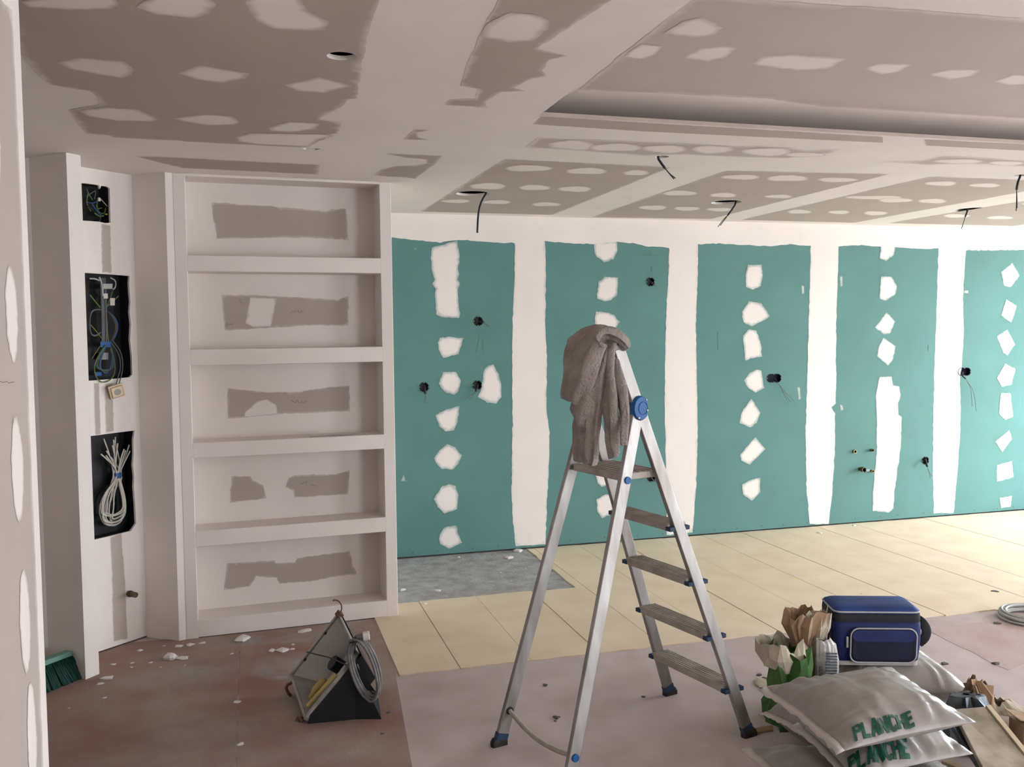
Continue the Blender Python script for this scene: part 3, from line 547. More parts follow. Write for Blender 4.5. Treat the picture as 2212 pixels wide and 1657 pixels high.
# cables out of the ceiling holes
def ccable(i, pth, ends, lab, r=.006):
    c = hc[i]; y = -c.y; root = thing('ceiling_cable', (c.x, y, ZC), lab, 'cable', 'cables hanging from the ceiling holes')
    top = Vector((pth_x(pth[0], y), y+.0, ZC+.10)); P = [top]+[PY(px, py, y) for px, py in pth]
    build('sheath', MB().tube(P, r, 8, smooth=2), M_black, root, smooth=True)
    for e in ends: build('wire', MB().tube([P[-1]]+[PY(px, py, y) for px, py in e], .0025, 6, smooth=1), M_black, root, smooth=True)
def pth_x(p, y): return PY(p[0], p[1], y).x
ccable(2, [(1052, 416), (1041, 432), (1033, 458), (1031, 503)], [], 'curved black cable hanging from the ceiling hole nearest the shelving')
ccable(3, [(1420, 340), (1428, 352), (1436, 363)], [[(1446, 375), (1456, 387)], [(1448, 377), (1459, 385)]], 'slanting black cable from a small hole by the raised tray')
ccable(4, [(1592, 436), (1580, 455), (1572, 465)], [[(1562, 475), (1551, 490)], [(1566, 474), (1556, 487)]], 'bent black cable from the hole in the middle ceiling board')
ccable(5, [(2091, 453), (2085, 468)], [[(2081, 482), (2077, 494)]], 'short black cable hanging from a wide thin ceiling slot hole')
ccable(6, [(2206, 376), (2198, 395), (2196, 410)], [[(2196, 430), (2195, 456)], [(2197, 430), (2197, 450)]], 'long black cable from a small hole far along the ceiling')
# ---- electrical boxes in the recess
def rbox(i, lab, dep, m):
    P = [BW.uv(*p) for p in BX[i]]; u0 = min(p.x for p in P)-.006; u1 = max(p.x for p in P)+.004; v0 = min(p.y for p in P)-.004; v1 = max(p.y for p in P)+.004
    root = thing('electrical_box', BW.P(((u0+u1)/2, v0), -.014), lab, 'electrical box')
    q = [(u0, v0), (u1, v0), (u1, v1), (u0, v1)]; w = .004
    mb = MB(); f = [BW.P(p, -.0135) for p in q]; b = [BW.P(p, -dep) for p in q]
    mb.loft([f, b], cap=False); mb.add(b, [(0, 1, 2, 3)])
    build('housing', mb, m, root, fix=False); return root, (u0, u1, v0, v1)
M_hole = mat('rough cavity', (.025, .026, .024), .95, var=.5, scale=30)
r1, e1 = rbox(0, 'square ragged hole with tangled green and blue wires near the ceiling', .09, M_hole)
r2, e2 = rbox(1, 'tall black recessed box with blue taped wires in the slanted wall', .09, M_black)
r3, e3 = rbox(2, 'tall black recessed box holding a bundle of white cables', .09, M_black)
bpx = lambda x, y, l=-.03: at(BW, x, y, l)
def wires(name, lst, lab, cat, root=None, r=.0025):
    P0 = bpx(*lst[0][0][0]); root = root or thing(name, P0, lab, cat)
    for pts, m, *rr in lst: build('wire', MB().tube([bpx(*p) for p in pts], rr[0] if rr else r, 6, smooth=2), m, root, smooth=True)
    return root
rn = random.Random(3)
L = [([(187, 425), (200, 415), (208, 411), (204, 430)], M_wgrey), ([(186, 436), (200, 440), (212, 434), (214, 425)], M_wblue), ([(198, 440), (206, 452), (214, 462), (218, 465)], M_wblue, .004), ([(208, 444), (210, 452), (216, 450), (220, 449)], M_wgreen), ([(212, 428), (208, 445), (214, 460), (226, 462), (228, 450)], M_wgreen), ([(218, 430), (228, 442), (236, 450)], M_wcable, .0018), ([(187, 408), (192, 420), (200, 432)], M_wgreen), ([(204, 460), (214, 468), (224, 466)], M_wgreen, .004), ([(214, 462), (218, 474), (214, 480)], M_wgrey, .0015), ([(188, 446), (198, 452), (204, 460)], M_hole, .006), ([(190, 416), (186, 440), (196, 456)], M_wgreen, .003)]
w1 = wires('', L, '', '', r1)
build('connector', MB().box(bpx(214, 431, -.02), BW.ex*.006, BW.ey*.008, BW.n*.004), M_wcable, w1); build('yellow_end', MB().box(bpx(229, 463, -.02), BW.ex*.006, BW.ey*.003, BW.n*.004), M_wyell, w1)
L = []
for i in range(7):
    x = 219+i*1.6; L.append(([(x+rn.uniform(-4, 4), 600), (x, 640), (x+1, 680), (x+2, 730), (x, 745)], rn.choice((M_wgrey, M_hole, M_wgrey)), .004))
for i in range(6):
    a = rn.uniform(-4, 4); L.append(([(232, 672), (246+a, 685), (254+a, 705), (246+a, 730), (236, 742)], (M_wgrey, M_wblue, M_wblue, M_wgrey, M_bronze, M_wblue)[i], .0025))
for i in range(4):
    a = rn.uniform(-3, 3); L.append(([(224, 670), (205+a, 668), (194, 675+a), (194, 720), (205, 726+a), (218, 718)], M_wgrey, .003))
for i in range(6):
    a = rn.uniform(-6, 6); L.append(([(230, 745), (214+a, 775), (212+a, 795), (228, 806+a), (242-a, 795), (243, 770), (236, 745)], (M_wblue, M_wgrey, M_wblue, M_wgreen, M_wgrey, M_wblue)[i], .0028))
L += [([(228, 745, -.02), (205, 780, .0), (203, 805, .006), (214, 825, .012), (232, 826, .012), (247, 812, .006), (249, 785, 0), (240, 750, -.02)], M_wgreen, .0028), ([(194, 637), (206, 652), (217, 665)], M_wgreen, .0035), ([(230, 664), (238, 645), (243, 628)], M_wgreen), ([(230, 663), (244, 652), (256, 639)], M_wgreen), ([(238, 600), (250, 606), (250, 620), (244, 626)], M_gcable, .0035), ([(193, 602), (206, 602), (214, 606)], M_gcable, .004), ([(214, 598), (220, 614), (222, 640)], M_gcable, .005), ([(196, 702), (210, 718), (225, 738)], M_wyell, .002), ([(199, 774), (208, 760), (216, 748)], M_wyell, .002), ([(231, 690), (232, 720), (235, 742), (240, 760)], M_wyell, .0025)]
w2 = wires('wire_bundle', L, 'thick bundle of grey and blue wires tied with blue tape', 'wires')
tp = lambda x0, y0, x1, y1, l, t=.006: MB().hexa([bpx(x0, y0, l), bpx(x1, y0, l), bpx(x1, y0, l+t), bpx(x0, y0, l+t)], [bpx(x0, y1, l), bpx(x1, y1, l), bpx(x1, y1, l+t), bpx(x0, y1, l+t)])
build('blue_tape', tp(217, 738, 240, 750, -.034, .012), M_tape, w2); build('blue_tape', tp(206, 804, 220, 812, -.05, .01), M_tape, w2)
build('grey_tape', tp(223, 613, 243, 624, -.036, .012), M_gcable, w2); build('terminal', tp(238, 644, 248, 660, -.036, .01), M_wcable, w2); build('terminal', tp(224, 634, 233, 645, -.036, .012), M_wcable, w2); build('rail', tp(214, 762, 234, 777, -.07, .01), M_piping, w2)
# hanging socket
so = bpx(252, 845, .03); hs = thing('hanging_socket', so, 'cream power socket dangling on two wires below the wire box', 'socket')
ex = (BW.ex*.8+BW.ey*.25+BW.n*.3).normalized(); ey = (BW.ey*.95-BW.ex*.35+BW.n*.25).normalized(); nn = ex.cross(ey).normalized(); ey = nn.cross(ex)
build('plate', MB().box(so, ex*.036, ey*.036, nn*.006), M_cream, hs, bevel=.004); build('frame_edge', MB().box(so+nn*.0065, ex*.029, ey*.029, nn*.002), M_amber, hs); build('face', MB().box(so+nn*.009, ex*.027, ey*.027, nn*.003), M_cream, hs, bevel=.003)
build('well', MB().cyl(so+nn*.0125, so+nn*.0122-nn*.004, .017, 20), M_grey, hs)
build('wire', MB().tube([bpx(243, 735, -.02), bpx(262, 760, .0), bpx(266, 790, .006), bpx(262, 815, .012), so-nn*.004], .0028, 6, smooth=2), M_wgrey, hs, smooth=True)
build('wire', MB().tube([bpx(240, 740, -.02), bpx(258, 765, .0), bpx(261, 795, .006), bpx(255, 815, .012), so-nn*.004-ex*.01], .0028, 6, smooth=2), M_wgrey, hs, smooth=True)
# white cable bundle
wb = thing('cable_bundle', bpx(245, 1135, -.04), 'looped bundle of white cables bound with blue tape in the black box', 'cable bundle')
tips = [(224, 948), (245, 950), (249, 944), (254, 958), (243, 962), (230, 974), (229, 984), (218, 981), (268, 970), (271, 973), (279, 961), (281, 974), (240, 988), (247, 952)]
for i, t in enumerate(tips):
    x0 = 245+i*1.3; a = rn.uniform(0, 1); l = -.045+.02*a; w = 8+16*a; lx = 240-rn.uniform(0, 26); rx = 262+rn.uniform(0, 9); by = 1108+rn.uniform(0, 26)
    build('cable', MB().tube([bpx(t[0], t[1], l+.01), bpx((t[0]+x0)/2+rn.uniform(-2, 2), (t[1]+1015)/2, l), bpx(x0, 1018, l), bpx(x0-1, 1036, l), bpx(lx+8, 1070, l), bpx(lx-6+a*14, 1098, l), bpx(lx+4, by, l), bpx(246, by+4, l), bpx(rx, by-8, l), bpx(rx+2, 1085, l), bpx(rx-6, 1050, l), bpx(x0+1, 1030, l)], .0038, 6, smooth=2), M_wcable, wb, smooth=True)
build('blue_tape', MB().tube([bpx(253.5, 1021, -.036), bpx(253.5, 1033, -.036)], .021, 12, flat=.8), M_tape, wb)
# pipe in the recess
pc = at(BW, 277, 1282, 0); ps = thing('wall_pipe', pc, 'dark threaded pipe end sticking out low in the recess', 'pipe')
build('pipe', MB().cyl(pc-BW.n*.01, pc+BW.n*.06, .012, 14), M_bronze, ps); build('collar', MB().cyl(pc+BW.n*.012, pc+BW.n*.02, .017, 14), M_bronze, ps); build('collar', MB().cyl(pc+BW.n*.035, pc+BW.n*.06, .0145, 8), M_bronze, ps)
# ================================================================== STEP LADDER
Sf, Sn, Pf = Vector((1.703, 3.541, 0)), Vector((1.816, 3.079, 0)), Vector((.87, 3.288, 0))
lv = (Sn-Sf).normalized(); lu = Vector((lv.y, -lv.x, 0)); Pn = Pf+lv*.465; c0 = (Sf+Sn)/2
PV = lambda px, py, v: PN(px, py, c0+lv*v, lv); PU = lambda px, py, u: PN(px, py, c0+lu*u, lu)
Hn = PV(1378, 880, .155); Hf = Hn-lv*.31
uz = Vector((0, 0, 1))
lad = thing('step_ladder', (c0+(Pf+Pn)/2)/2, 'dusty aluminium step ladder with blue plastic hinges and four treads', 'ladder')
def rail(a, b, w=.046, t=.021):
    d = (b-a).normalized(); wd = (lu-d*lu.dot(d)).normalized(); td = d.cross(wd); return MB().bar(a, b, w, wd, t, td)
def hollow(a, b, w=.046, t=.021):     # channel: face plate and two flanges, open towards the inside
    return rail(a, b, w, t)
ft = .045
bend = {}
for tg, foot, hg, top_px in (('n', Sn, Hn, None), ('f', Sf, Hf, None)):
    d = (hg-foot).normalized(); tip = hg+d*(.215/d.z); bend[tg] = tip
    build('step_rail', rail(foot+d*ft, tip), M_alu, lad, bevel=.003)
for foot, hg in ((Pn, Hn), (Pf, Hf)):
    d = (hg-foot).normalized(); build('support_leg', rail(foot+d*ft, hg-d*.03), M_alu, lad, bevel=.003)
# curved top bow
tn, tf = bend['n'], bend['f']; dn = (Hn-Sn).normalized(); df = (Hf-Sf).normalized(); rings = []
arc = [tn-dn*.01]; k = 14
for i in range(k+1):
    a = math.pi*i/k; m = (tn+tf)/2; R = (tn-tf)/2; arc.append(m+R*math.copysign(abs(math.cos(a))**.75, math.cos(a))+dn*.055*abs(math.sin(a))**.75)
arc.append(tf-df*.01); dm = (dn+df).normalized(); wd = (lu-dm*lu.dot(dm)).normalized(); mb = MB(); R_ = []
for i, p in enumerate(arc):
    t = (arc[min(i+1, len(arc)-1)]-arc[max(i-1, 0)]).normalized(); o_ = t.cross(wd).normalized()
    R_.append([p+wd*.023+o_*.009, p-wd*.023+o_*.009, p-wd*.023-o_*.009, p+wd*.023-o_*.009])
build('top_bow', mb.loft(R_), M_alu, lad, smooth=False)
# treads, their heights read off the two rails
def on_rail(foot, hg, py):
    lo, hi = 0, 1
    for _ in range(40):
        m = (lo+hi)/2
        if proj(foot+(hg-foot)*m)[1] > py: lo = m
        else: hi = m
    return lo
for yn, yf in ((1140, 1102), (1256, 1208), (1374, 1312), (1487, 1412)):
    tq = (on_rail(Sn, Hn, yn)+on_rail(Sf, Hf, yf))/2; a = Sn+(Hn-Sn)*tq; b = Sf+(Hf-Sf)*tq; a = Vector((a.x, a.y, (a.z+b.z)/2)); b = Vector((b.x, b.y, a.z))
    tr_ = build('tread', MB().box((a+b)/2, (a-b)/2-lv*.01, lu*.042, uz*.013), M_aludirt, lad, bevel=.002)
    rb = MB()
    for q in range(6): rb.box((a+b)/2+lu*(-.035+.014*q)+uz*.014, (a-b)/2-lv*.012, lu*.003, uz*.0015)
    build('tread_ribs', rb, M_aludirt, tr_, kind='stuff')
    for e, sg in ((a, 1), (b, -1)):
        for s2 in (-1, 1): build('blue_bracket', MB().box(e+lv*sg*(-.004)+lu*s2*.036-uz*.004, lu*.011, lv*.014, uz*.008), M_bluedirt, lad, bevel=.002)
# platform
zp = (on_rail(Pn, Hn, 1024), on_rail(Pf, Hf, 1003)); ap = Pn+(Hn-Pn)*((zp[0]+zp[1])/2); zz = ap.z
ap2 = Pf+(Hf-Pf)*(zz/Hf.z); bp1 = Sn+(Hn-Sn)*(zz/Hn.z); bp2 = Sf+(Hf-Sf)*(zz/Hf.z)
pin = .018
cor = [ap-lv*pin+lu*.012, bp1-lv*pin-lu*.03, bp2+lv*pin-lu*.03, ap2+lv*pin+lu*.012]
pf = build('platform', MB().hexa([p-uz*.024 for p in cor], cor), M_aludirt, lad, bevel=.003)
rb = MB()
for q in range(7):
    t = .1+.8*q/6; p0 = cor[0].lerp(cor[1], t); p1 = cor[3].lerp(cor[2], t); rb.bar(p0+(p1-p0)*.03+uz*.0012, p1-(p1-p0)*.03+uz*.0012, .007, (cor[1]-cor[0]).normalized(), .0024, uz)
build('platform_ribs', rb, M_aludirt, pf, kind='stuff')
# hinges, bolts, rope, feet
for hg, sg in ((Hn, 1), (Hf, -1)):
    c = hg+lv*sg*.02-uz*.002; n = 24; prof = []
    for i in range(n):
        a = 2*math.pi*i/n; rr = .042 if math.cos(a-.5) > -.55 else .03
        prof.append((math.cos(a)*.036 if math.cos(a) < .6 else .026, math.sin(a)*.045))
    ring = lambda s_, off: [c+(-lu)*x*s_+uz*z*s_+lv*sg*off for x, z in prof]
    hp = build('hinge_cap', MB().loft([ring(1, -.05), ring(1, -.004), ring(.9, .004), ring(.88, .004)]), M_blue, lad, bevel=0)
    build('hinge_ring', MB().tube([c-lu*.006+lv*sg*.005+Vector((0, 0, 0))+(-lu)*.02*math.cos(t)+uz*.023*math.sin(t) for t in [i*math.pi/8 for i in range(16)]], .0016, 6, closed=True), M_blue, hp)
    rv = MB()
    for ax, az in ((.02, .03), (.024, -.008), (-.014, -.034)): rv.cyl(c-lu*ax+uz*az+lv*sg*.003, c-lu*ax+uz*az+lv*sg*.007, .0035, 8)
    build('rivets', rv, M_alu, hp, kind='stuff')
for p, sg in ((ap, 1), (ap2, -1)): build('bolt_cap', MB().cyl(p-uz*.018+lv*sg*.008, p-uz*.018+lv*sg*.018, .0135, 18), M_blue, lad, bevel=.002)
ra = Pf+(Hf-Pf)*on_rail(Pf, Hf, 1535); rb_ = Pn+(Hn-Pn)*on_rail(Pn, Hn, 1632); zr = (ra.z+rb_.z)/2; sr = zr/Hn.z; ra = Pf+(Hf-Pf)*sr; rb_ = Pn+(Hn-Pn)*sr
build('cross_rope', MB().tube([ra+lv*.008, ra.lerp(rb_, .25)-uz*.026, ra.lerp(rb_, .5)-uz*.036, ra.lerp(rb_, .78)-uz*.022, rb_-lv*.008], .0085, 10, smooth=3), M_aludirt, lad, smooth=True)
build('grommet', MB().cyl(ra+lv*.0105, ra+lv*.014, .015, 18), M_rubber, lad); build('bolt_cap', MB().cyl(rb_+lv*.008, rb_+lv*.018, .0135, 18), M_blue, lad, bevel=.002)
for foot, hg in ((Sn, Hn), (Sf, Hf), (Pn, Hn), (Pf, Hf)):
    d = (hg-foot).normalized(); wd = (lu-d*lu.dot(d)).normalized(); td = d.cross(wd)
    sh_ = build('foot_sleeve', MB().bar(foot+d*.012, foot+d*.05, .049, wd, .024, td), M_bluedirt, lad, bevel=.002)
    pr_ = [foot+lu*x+lv*y for x, y in ((-.03, -.014), (.03, -.014), (.034, 0), (.03, .014), (-.03, .014), (-.034, 0))]
    build('rubber_foot', MB().loft([[p+uz*.0 for p in pr_], [p+uz*.016 for p in pr_], [foot+(p-foot)*.8+uz*.026+d*.004 for p in pr_]]), M_rubber, sh_)
pencil_pl = Pl(tn-lv*.0, -lu, uz)
# ================================================================== GREY TOWEL OVER THE LADDER TOP
def lobe(path, widths, thick, seed, nfold=3, amp=.012, n=28, flip=None):
    """folded cloth: flat closed rings swept along a path; widths along wd"""
    P = [Vector(p) for p in path]; Wd = list(widths); T = list(thick)
    for _ in range(2):
        P = subdiv(P, False); Wd = [x.x for x in subdiv([Vector((w, 0)) for w in Wd], False)]; T = [x.x for x in subdiv([Vector((w, 0)) for w in T], False)]
    rings = []; m = len(P)
    for i, p in enumerate(P):
        t = (P[min(i+1, m-1)]-P[max(i-1, 0)]).normalized(); w = (lv-t*lv.dot(t)).normalized(); o = t.cross(w).normalized(); r = []
        for j in range(n):
            a = 2*math.pi*j/n; x = math.cos(a); y = math.sin(a); s = i/(m-1)
            f = amp*math.sin(x*nfold*2.2+seed+s*1.5+1.6*noise.noise(Vector((s*3, seed, 0))))*(.4+.6*s)+.9*amp*(.35-abs(noise.noise(Vector((x*2.2+seed, s*2.2, seed+4)))))+.35*amp*noise.noise(Vector((x*3+seed, s*5, seed)))
            q = p+w*x*Wd[i]/2+o*(math.copysign(abs(y)**.8, y)*T[i]/2+f)
            q += .008*Vector(noise.noise_vector(q*13+Vector((seed, 0, 0))))+.0035*Vector(noise.noise_vector(q*38+Vector((seed, 3, 0))))
            r.append(q)
        rings.append(r)
    return rings
top = (tn+tf)/2+dm*.075; TW = MB()
bn = lambda px, py, u: PU(px, py, u)
u_t = (top-c0).dot(lu)
lob = [
 ([PU(1357, 756, u_t-.05), PU(1345, 736, u_t-.035), PU(1306, 722, u_t), PU(1268, 738, u_t+.05), PU(1256, 785, u_t+.09), PU(1246, 828, u_t+.105), PU(1238, 868, u_t+.11)], [.04, .07, .19, .25, .19, .15, .12], [.02, .03, .05, .055, .045, .04, .03], 1.0, 4, .017),
 ([PU(1300, 730, u_t-.05), PU(1290, 735, u_t+.0), PU(1280, 772, u_t+.045), PU(1276, 830, u_t+.065), PU(1272, 900, u_t+.07), PU(1269, 950, u_t+.07), PU(1267, 1001, u_t+.07)], [.16, .20, .14, .13, .135, .115, .10], [.03, .035, .04, .05, .05, .045, .03], 2.6, 4, .017),
 ([PU(1312, 745, u_t-.04), PU(1305, 748, u_t+.005), PU(1308, 790, u_t+.02), PU(1318, 850, u_t+.03), PU(1325, 910, u_t+.035), PU(1324, 960, u_t+.03), PU(1331, 986, u_t+.03)], [.12, .13, .10, .085, .07, .06, .055], [.03, .03, .035, .04, .04, .035, .025], 4.1, 2, .008),
 ([PU(1315, 752, u_t-.05), PU(1310, 756, u_t-.02), PU(1325, 800, u_t-.01), PU(1342, 850, u_t+.0), PU(1352, 905, u_t+.02), PU(1346, 965, u_t+.03)], [.10, .09, .08, .06, .04, .025], [.02, .025, .03, .03, .025, .015], 5.3, 2, .006),
 ([PU(1258, 850, u_t+.085), PU(1259, 880, u_t+.095), PU(1258, 905, u_t+.095), PU(1263, 930, u_t+.08)], [.10, .13, .105, .05], [.03, .045, .04, .02], 6.3, 2, .012),
]
for (pth, w_, t_, sd, nf, am) in lob: TW.loft(lobe(pth, w_, t_, sd, nf, am))
build('grey_towel', TW, M_towel, smooth=True, subd=1, label='dusty grey-brown towelling cloth draped over the ladder top', cat='cloth')
# ================================================================== SACKS OF PLASTER
def sackP(c, ht, hb, sd, s, t, ex=3.2):
    """c: corners N, R, B, L at the seam; s along N-R, t along N-L; returns top and bottom points"""
    N, R, B, L = c; sh = .035
    si = s+sh*math.sin(math.pi*t)*(1-2*s); ti = t+sh*math.sin(math.pi*s)*(1-2*t)
    p = N*(1-si)*(1-ti)+R*si*(1-ti)+B*si*ti+L*(1-si)*ti
    f = lambda x: max(0, 1-abs(2*x-1)**ex)**.8
    e = min(s, t, 1-s, 1-t); k = f(s)*f(t); wr = 0
    for d, q, o in ((t, s, 0), (1-t, s, 3), (s, t, 6), (1-s, t, 9)):
        wr += .013*math.exp(-d/.16)*min(1, d*14)*math.sin(q*46+5*noise.noise(Vector((q*5, d*3, sd+o))))*(.5+noise.noise(Vector((q*7, o, sd))))
    wr += .012*noise.noise(Vector((s*3.4+sd, t*3.4, sd)))*k
    return Vector((p.x, p.y, p.z+ht*k+wr)), Vector((p.x, p.y, p.z-hb*k-.002))
def sack(c, ht, hb, sd, label, text=None, n=46, flange=('L',)):
    c = [Vector(p) for p in c]; ce = sum(c, Vector())/4
    root = thing('plaster_sack', (ce.x, ce.y, ce.z-hb), label, 'sack', 'plastic plaster sacks in the heap')
    mb = MB(); idx = {}
    for i in range(n+1):
        for j in range(n+1): mb.v.append(sackP(c, ht, hb, sd, i/n, j/n)[0])
    o = len(mb.v)
    for i in range(n+1):
        for j in range(n+1): mb.v.append(sackP(c, ht, hb, sd, i/n, j/n)[1])
    q = lambda i, j, b=0: b*o+i*(n+1)+j
    for i in range(n):
        for j in range(n):
            mb.f.append((q(i, j), q(i+1, j), q(i+1, j+1), q(i, j+1))); mb.f.append((q(i, j, 1), q(i, j+1, 1), q(i+1, j+1, 1), q(i+1, j, 1)))
    for i in range(n):
        for a, b in (((i, 0), (i+1, 0)), ((i+1, n), (i, n)), ((0, i+1), (0, i)), ((n, i), (n, i+1))): mb.f.append((q(*b), q(*a), q(*a, 1), q(*b, 1)))
    body = build('body', mb, M_sack, root, smooth=True)
    for fl in flange:
        fm = MB(); m = 40; A = []; Bq = []
        for i in range(m+1):
            t = i/m; p = sackP(c, ht, hb, sd, 0, t)[0] if fl == 'L' else (sackP(c, ht, hb, sd, t, 0)[0] if fl == 'N' else sackP(c, ht, hb, sd, 1, t)[0])
            out = (c[0]-c[1]).normalized() if fl == 'L' else ((c[0]-c[3]).normalized() if fl == 'N' else (c[1]-c[0]).normalized())
            w = .026+.006*noise.noise(Vector((t*9, sd, 1))); wv = .008*noise.noise(Vector((t*14, sd, 5)))
            p = p+Vector((0, 0, .002)); A.append(p-out*.004); Bq.append(p+out*w+Vector((0, 0, wv-.008)))
        fm.loft([[a, b, b-Vector((0, 0, .003)), a-Vector((0, 0, .003))] for a, b in zip(A, Bq)]); build('seam', fm, M_sackedge, root, smooth=True)
    if text:
        G = {'P': [[(0, 0), (0, 1)], [(0, .9), (.62, .9), (.78, .82), (.82, .70), (.78, .58), (.62, .50), (0, .5)]], 'L': [[(0, 0), (0, 1)], [(0, .1), (.8, .1)]], 'A': [[(0, 0), (.42, 1)], [(.42, 1), (.84, 0)], [(.15, .3), (.7, .3)]],
             'N': [[(0, 0), (0, 1)], [(0, 1), (.8, 0)], [(.8, 0), (.8, 1)]], 'C': [[(.82, .78), (.66, .92), (.42, .94), (.16, .82), (.04, .5), (.16, .18), (.42, .06), (.66, .08), (.82, .22)]], 'H': [[(0, 0), (0, 1)], [(.8, 0), (.8, 1)], [(0, .5), (.8, .5)]], 'E': [[(0, 0), (0, 1)], [(0, .9), (.75, .9)], [(0, .5), (.65, .5)], [(0, .1), (.75, .1)]]}
        vs, fs, x0 = [], [], 0.0; adv = 1.16; hw = .19
        for k, ch in enumerate(text):
            for st_ in G[ch]:
                for (xa, ya), (xb, yb) in zip(st_, st_[1:]):
                    L2 = math.hypot((xb-xa)*1.0, (yb-ya)*1.9); dx, dy = (xb-xa)/L2, (yb-ya)*1.9/L2; m = max(1, int(L2/.16)); ext = .05
                    o0 = len(vs)
                    for i in range(m+1):
                        t = (i/m)*(1+2*ext/L2)-ext/L2 if len(st_) > 2 else i/m
                        cx2, cy2 = xa+(xb-xa)*t, ya+(yb-ya)*t
                        for sg in (-1, 0, 1): vs.append(Vector((k*adv+cx2-dy*hw*sg, cy2+dx*hw*.55*sg, 0)))
                    for i in range(m):
                        for j in range(2): q0 = o0+i*3+j; fs.append((q0, q0+3, q0+4, q0+1))
        x1 = (len(text)-1)*adv+.9; y1 = 1.0
        def inv(px, py):
            best = None
            for i in range(0, 101):
                for j in range(0, 61):
                    s_, t_ = i/100, j/100; q2 = proj(sackP(c, ht, hb, sd, s_, t_)[0]); d = (q2[0]-px)**2+(q2[1]-py)**2
                    if best is None or d < best[0]: best = (d, s_, t_)
            return best[1:]
        b0, b1, t0 = (inv(*p) for p in text_px[text+str(sd)]); tm = MB()
        for v in vs:
            a = (v.x-x0)/(x1-x0); h_ = v.y/y1; s_ = b0[0]+(b1[0]-b0[0])*a+(t0[0]-b0[0])*h_; t_ = b0[1]+(b1[1]-b0[1])*a+(t0[1]-b0[1])*h_
            p = sackP(c, ht, hb, sd, min(1, max(0, s_)), min(1, max(0, t_)))[0]; tm.v.append(p+Vector((0, -.0012, .002)))
        tm.f = fs; build('print', tm, M_print, root, label='green printed word ' + text)
    return root
text_px = {'PLANCHE3': ((1850, 1603), (1979, 1568), (1843, 1570)), 'PLANCHE5': ((1838, 1668), (1969, 1643), (1832, 1636))}
V = Vector
zA, zB = .335, .20
cA = [PZ(1822, 1622, zA), PZ(2108, 1560, zA), PZ(1925, 1441, zA+.05), PZ(1652, 1484, zA+.01)]
Bn, Br, Bl = PZ(1845, 1688, zB), PZ(2102, 1628, zB), PZ(1722, 1562, zB)
sack(cA, .062, .06, 3, 'top sack of the heap, grey plastic with green lettering', 'PLANCHE', flange=('L',))
sack([Bn, Br, Br+(Bl-Bn), Bl], .066, .033, 5, 'second lettered sack, directly under the top one', 'PLANCHE', flange=('L',))
sack([V((1.60, 2.12, .10)), V((2.22, 2.10, .10)), V((2.23, 2.66, .09)), V((1.655, 2.81, .10))], .068, .098, 7, 'lowest sack of the heap, its corner lying on the floor by the ladder')
sack([V((1.88, 2.80, .125)), V((2.36, 2.77, .125)), V((2.40, 2.98, .125)), V((1.835, 3.0, .125))], .12, .122, 9, 'sack squeezed under the top one beside the green paper bag')
sack([V((2.22, 3.03, .125)), V((2.73, 2.92, .125)), V((2.82, 3.36, .125)), V((2.28, 3.46, .125))], .105, .122, 11, 'sack under the blue cooler bag at the back of the heap', flange=())
# ================================================================== BLUE COOLER BAG
zb = .225; f0, f1 = PZ(1804, 1432, zb), PZ(1986, 1434, zb); ce_ = (f1-f0).normalized(); cb_ = V((-ce_.y, ce_.x, 0)); cw = (f1-f0).length
ztop = .438; mid = (f0+f1)/2
cool = thing('cooler_bag', mid+cb_*.1, 'royal blue soft cooler bag with grey piping standing on a sack', 'bag')
def crect(w, d, z, r=.03, y0=0.0, n=6, dz=None):
    out = []
    for cx_, cy_, a0 in ((w/2-r, r, -90), (w/2-r, d-r, 0), (-w/2+r, d-r, 90), (-w/2+r, r, 180)):
        for i in range(n):
            a = math.radians(a0+90*i/(n-1)); x = cx_+r*math.cos(a); y = cy_+r*math.sin(a)
            out.append(V((mid.x, mid.y, 0))+ce_*x+cb_*(y+y0)+V((0, 0, z+(dz(x, y) if dz else 0))))
    return out
D = .19
build('base', MB().loft([crect(cw*.99, D, zb-.008, .02), crect(cw, D, zb+.012, .02)]), M_foil, cool, smooth=False)
bul = lambda z: .012*math.sin(math.pi*(z-zb)/(ztop-zb))
body = build('body', MB().loft([crect(cw+2*bul(z)*.4+.012*(z-zb)/.27, D+2*bul(z), z, .028, -bul(z)) for z in [zb+.01+(ztop-zb-.055)*i/8 for i in range(9)]]), M_cool, cool, smooth=True)
band = build('zip_band', MB().loft([crect(cw+.014, D+.006, ztop-.046, .028, -.003), crect(cw+.016, D+.008, ztop-.03, .028, -.004), crect(cw+.012, D+.006, ztop-.012, .028, -.003)]), M_trim, cool, smooth=False)
lid = build('lid', MB().loft([crect(cw+.008, D, ztop-.013, .028), crect(cw+.004, D-.004, ztop+.004, .028, .002), crect(cw-.03, D-.04, ztop+.013, .02, .02), crect(cw-.12, D-.1, ztop+.016, .02, .05)]), M_cooltop, cool, smooth=True)
build('piping', MB().tube(crect(cw+.010, D+.004, ztop-.004, .03, -.002), .0038, 6, closed=True), M_piping, cool, smooth=True)
def frt(x, z, out=.0):      # a point on the front of the bag
    zz_ = min(max(z, zb), ztop); return V((mid.x, mid.y, 0))+ce_*x+cb_*(-bul(zz_)-out)+V((0, 0, z))
def rr(x0, x1, z0, z1, r, n=6, out=0):
    pts = []
    for cx_, cz_, a0 in ((x1-r, z0+r, -90), (x1-r, z1-r, 0), (x0+r, z1-r, 90), (x0+r, z0+r, 180)):
        for i in range(n): a = math.radians(a0+90*i/(n-1)); pts.append(frt(cx_+r*math.cos(a), cz_+r*math.sin(a), out))
    return pts
px0, px1, pz0, pz1 = -cw/2+.056, cw/2-.022, zb+.010, ztop-.066
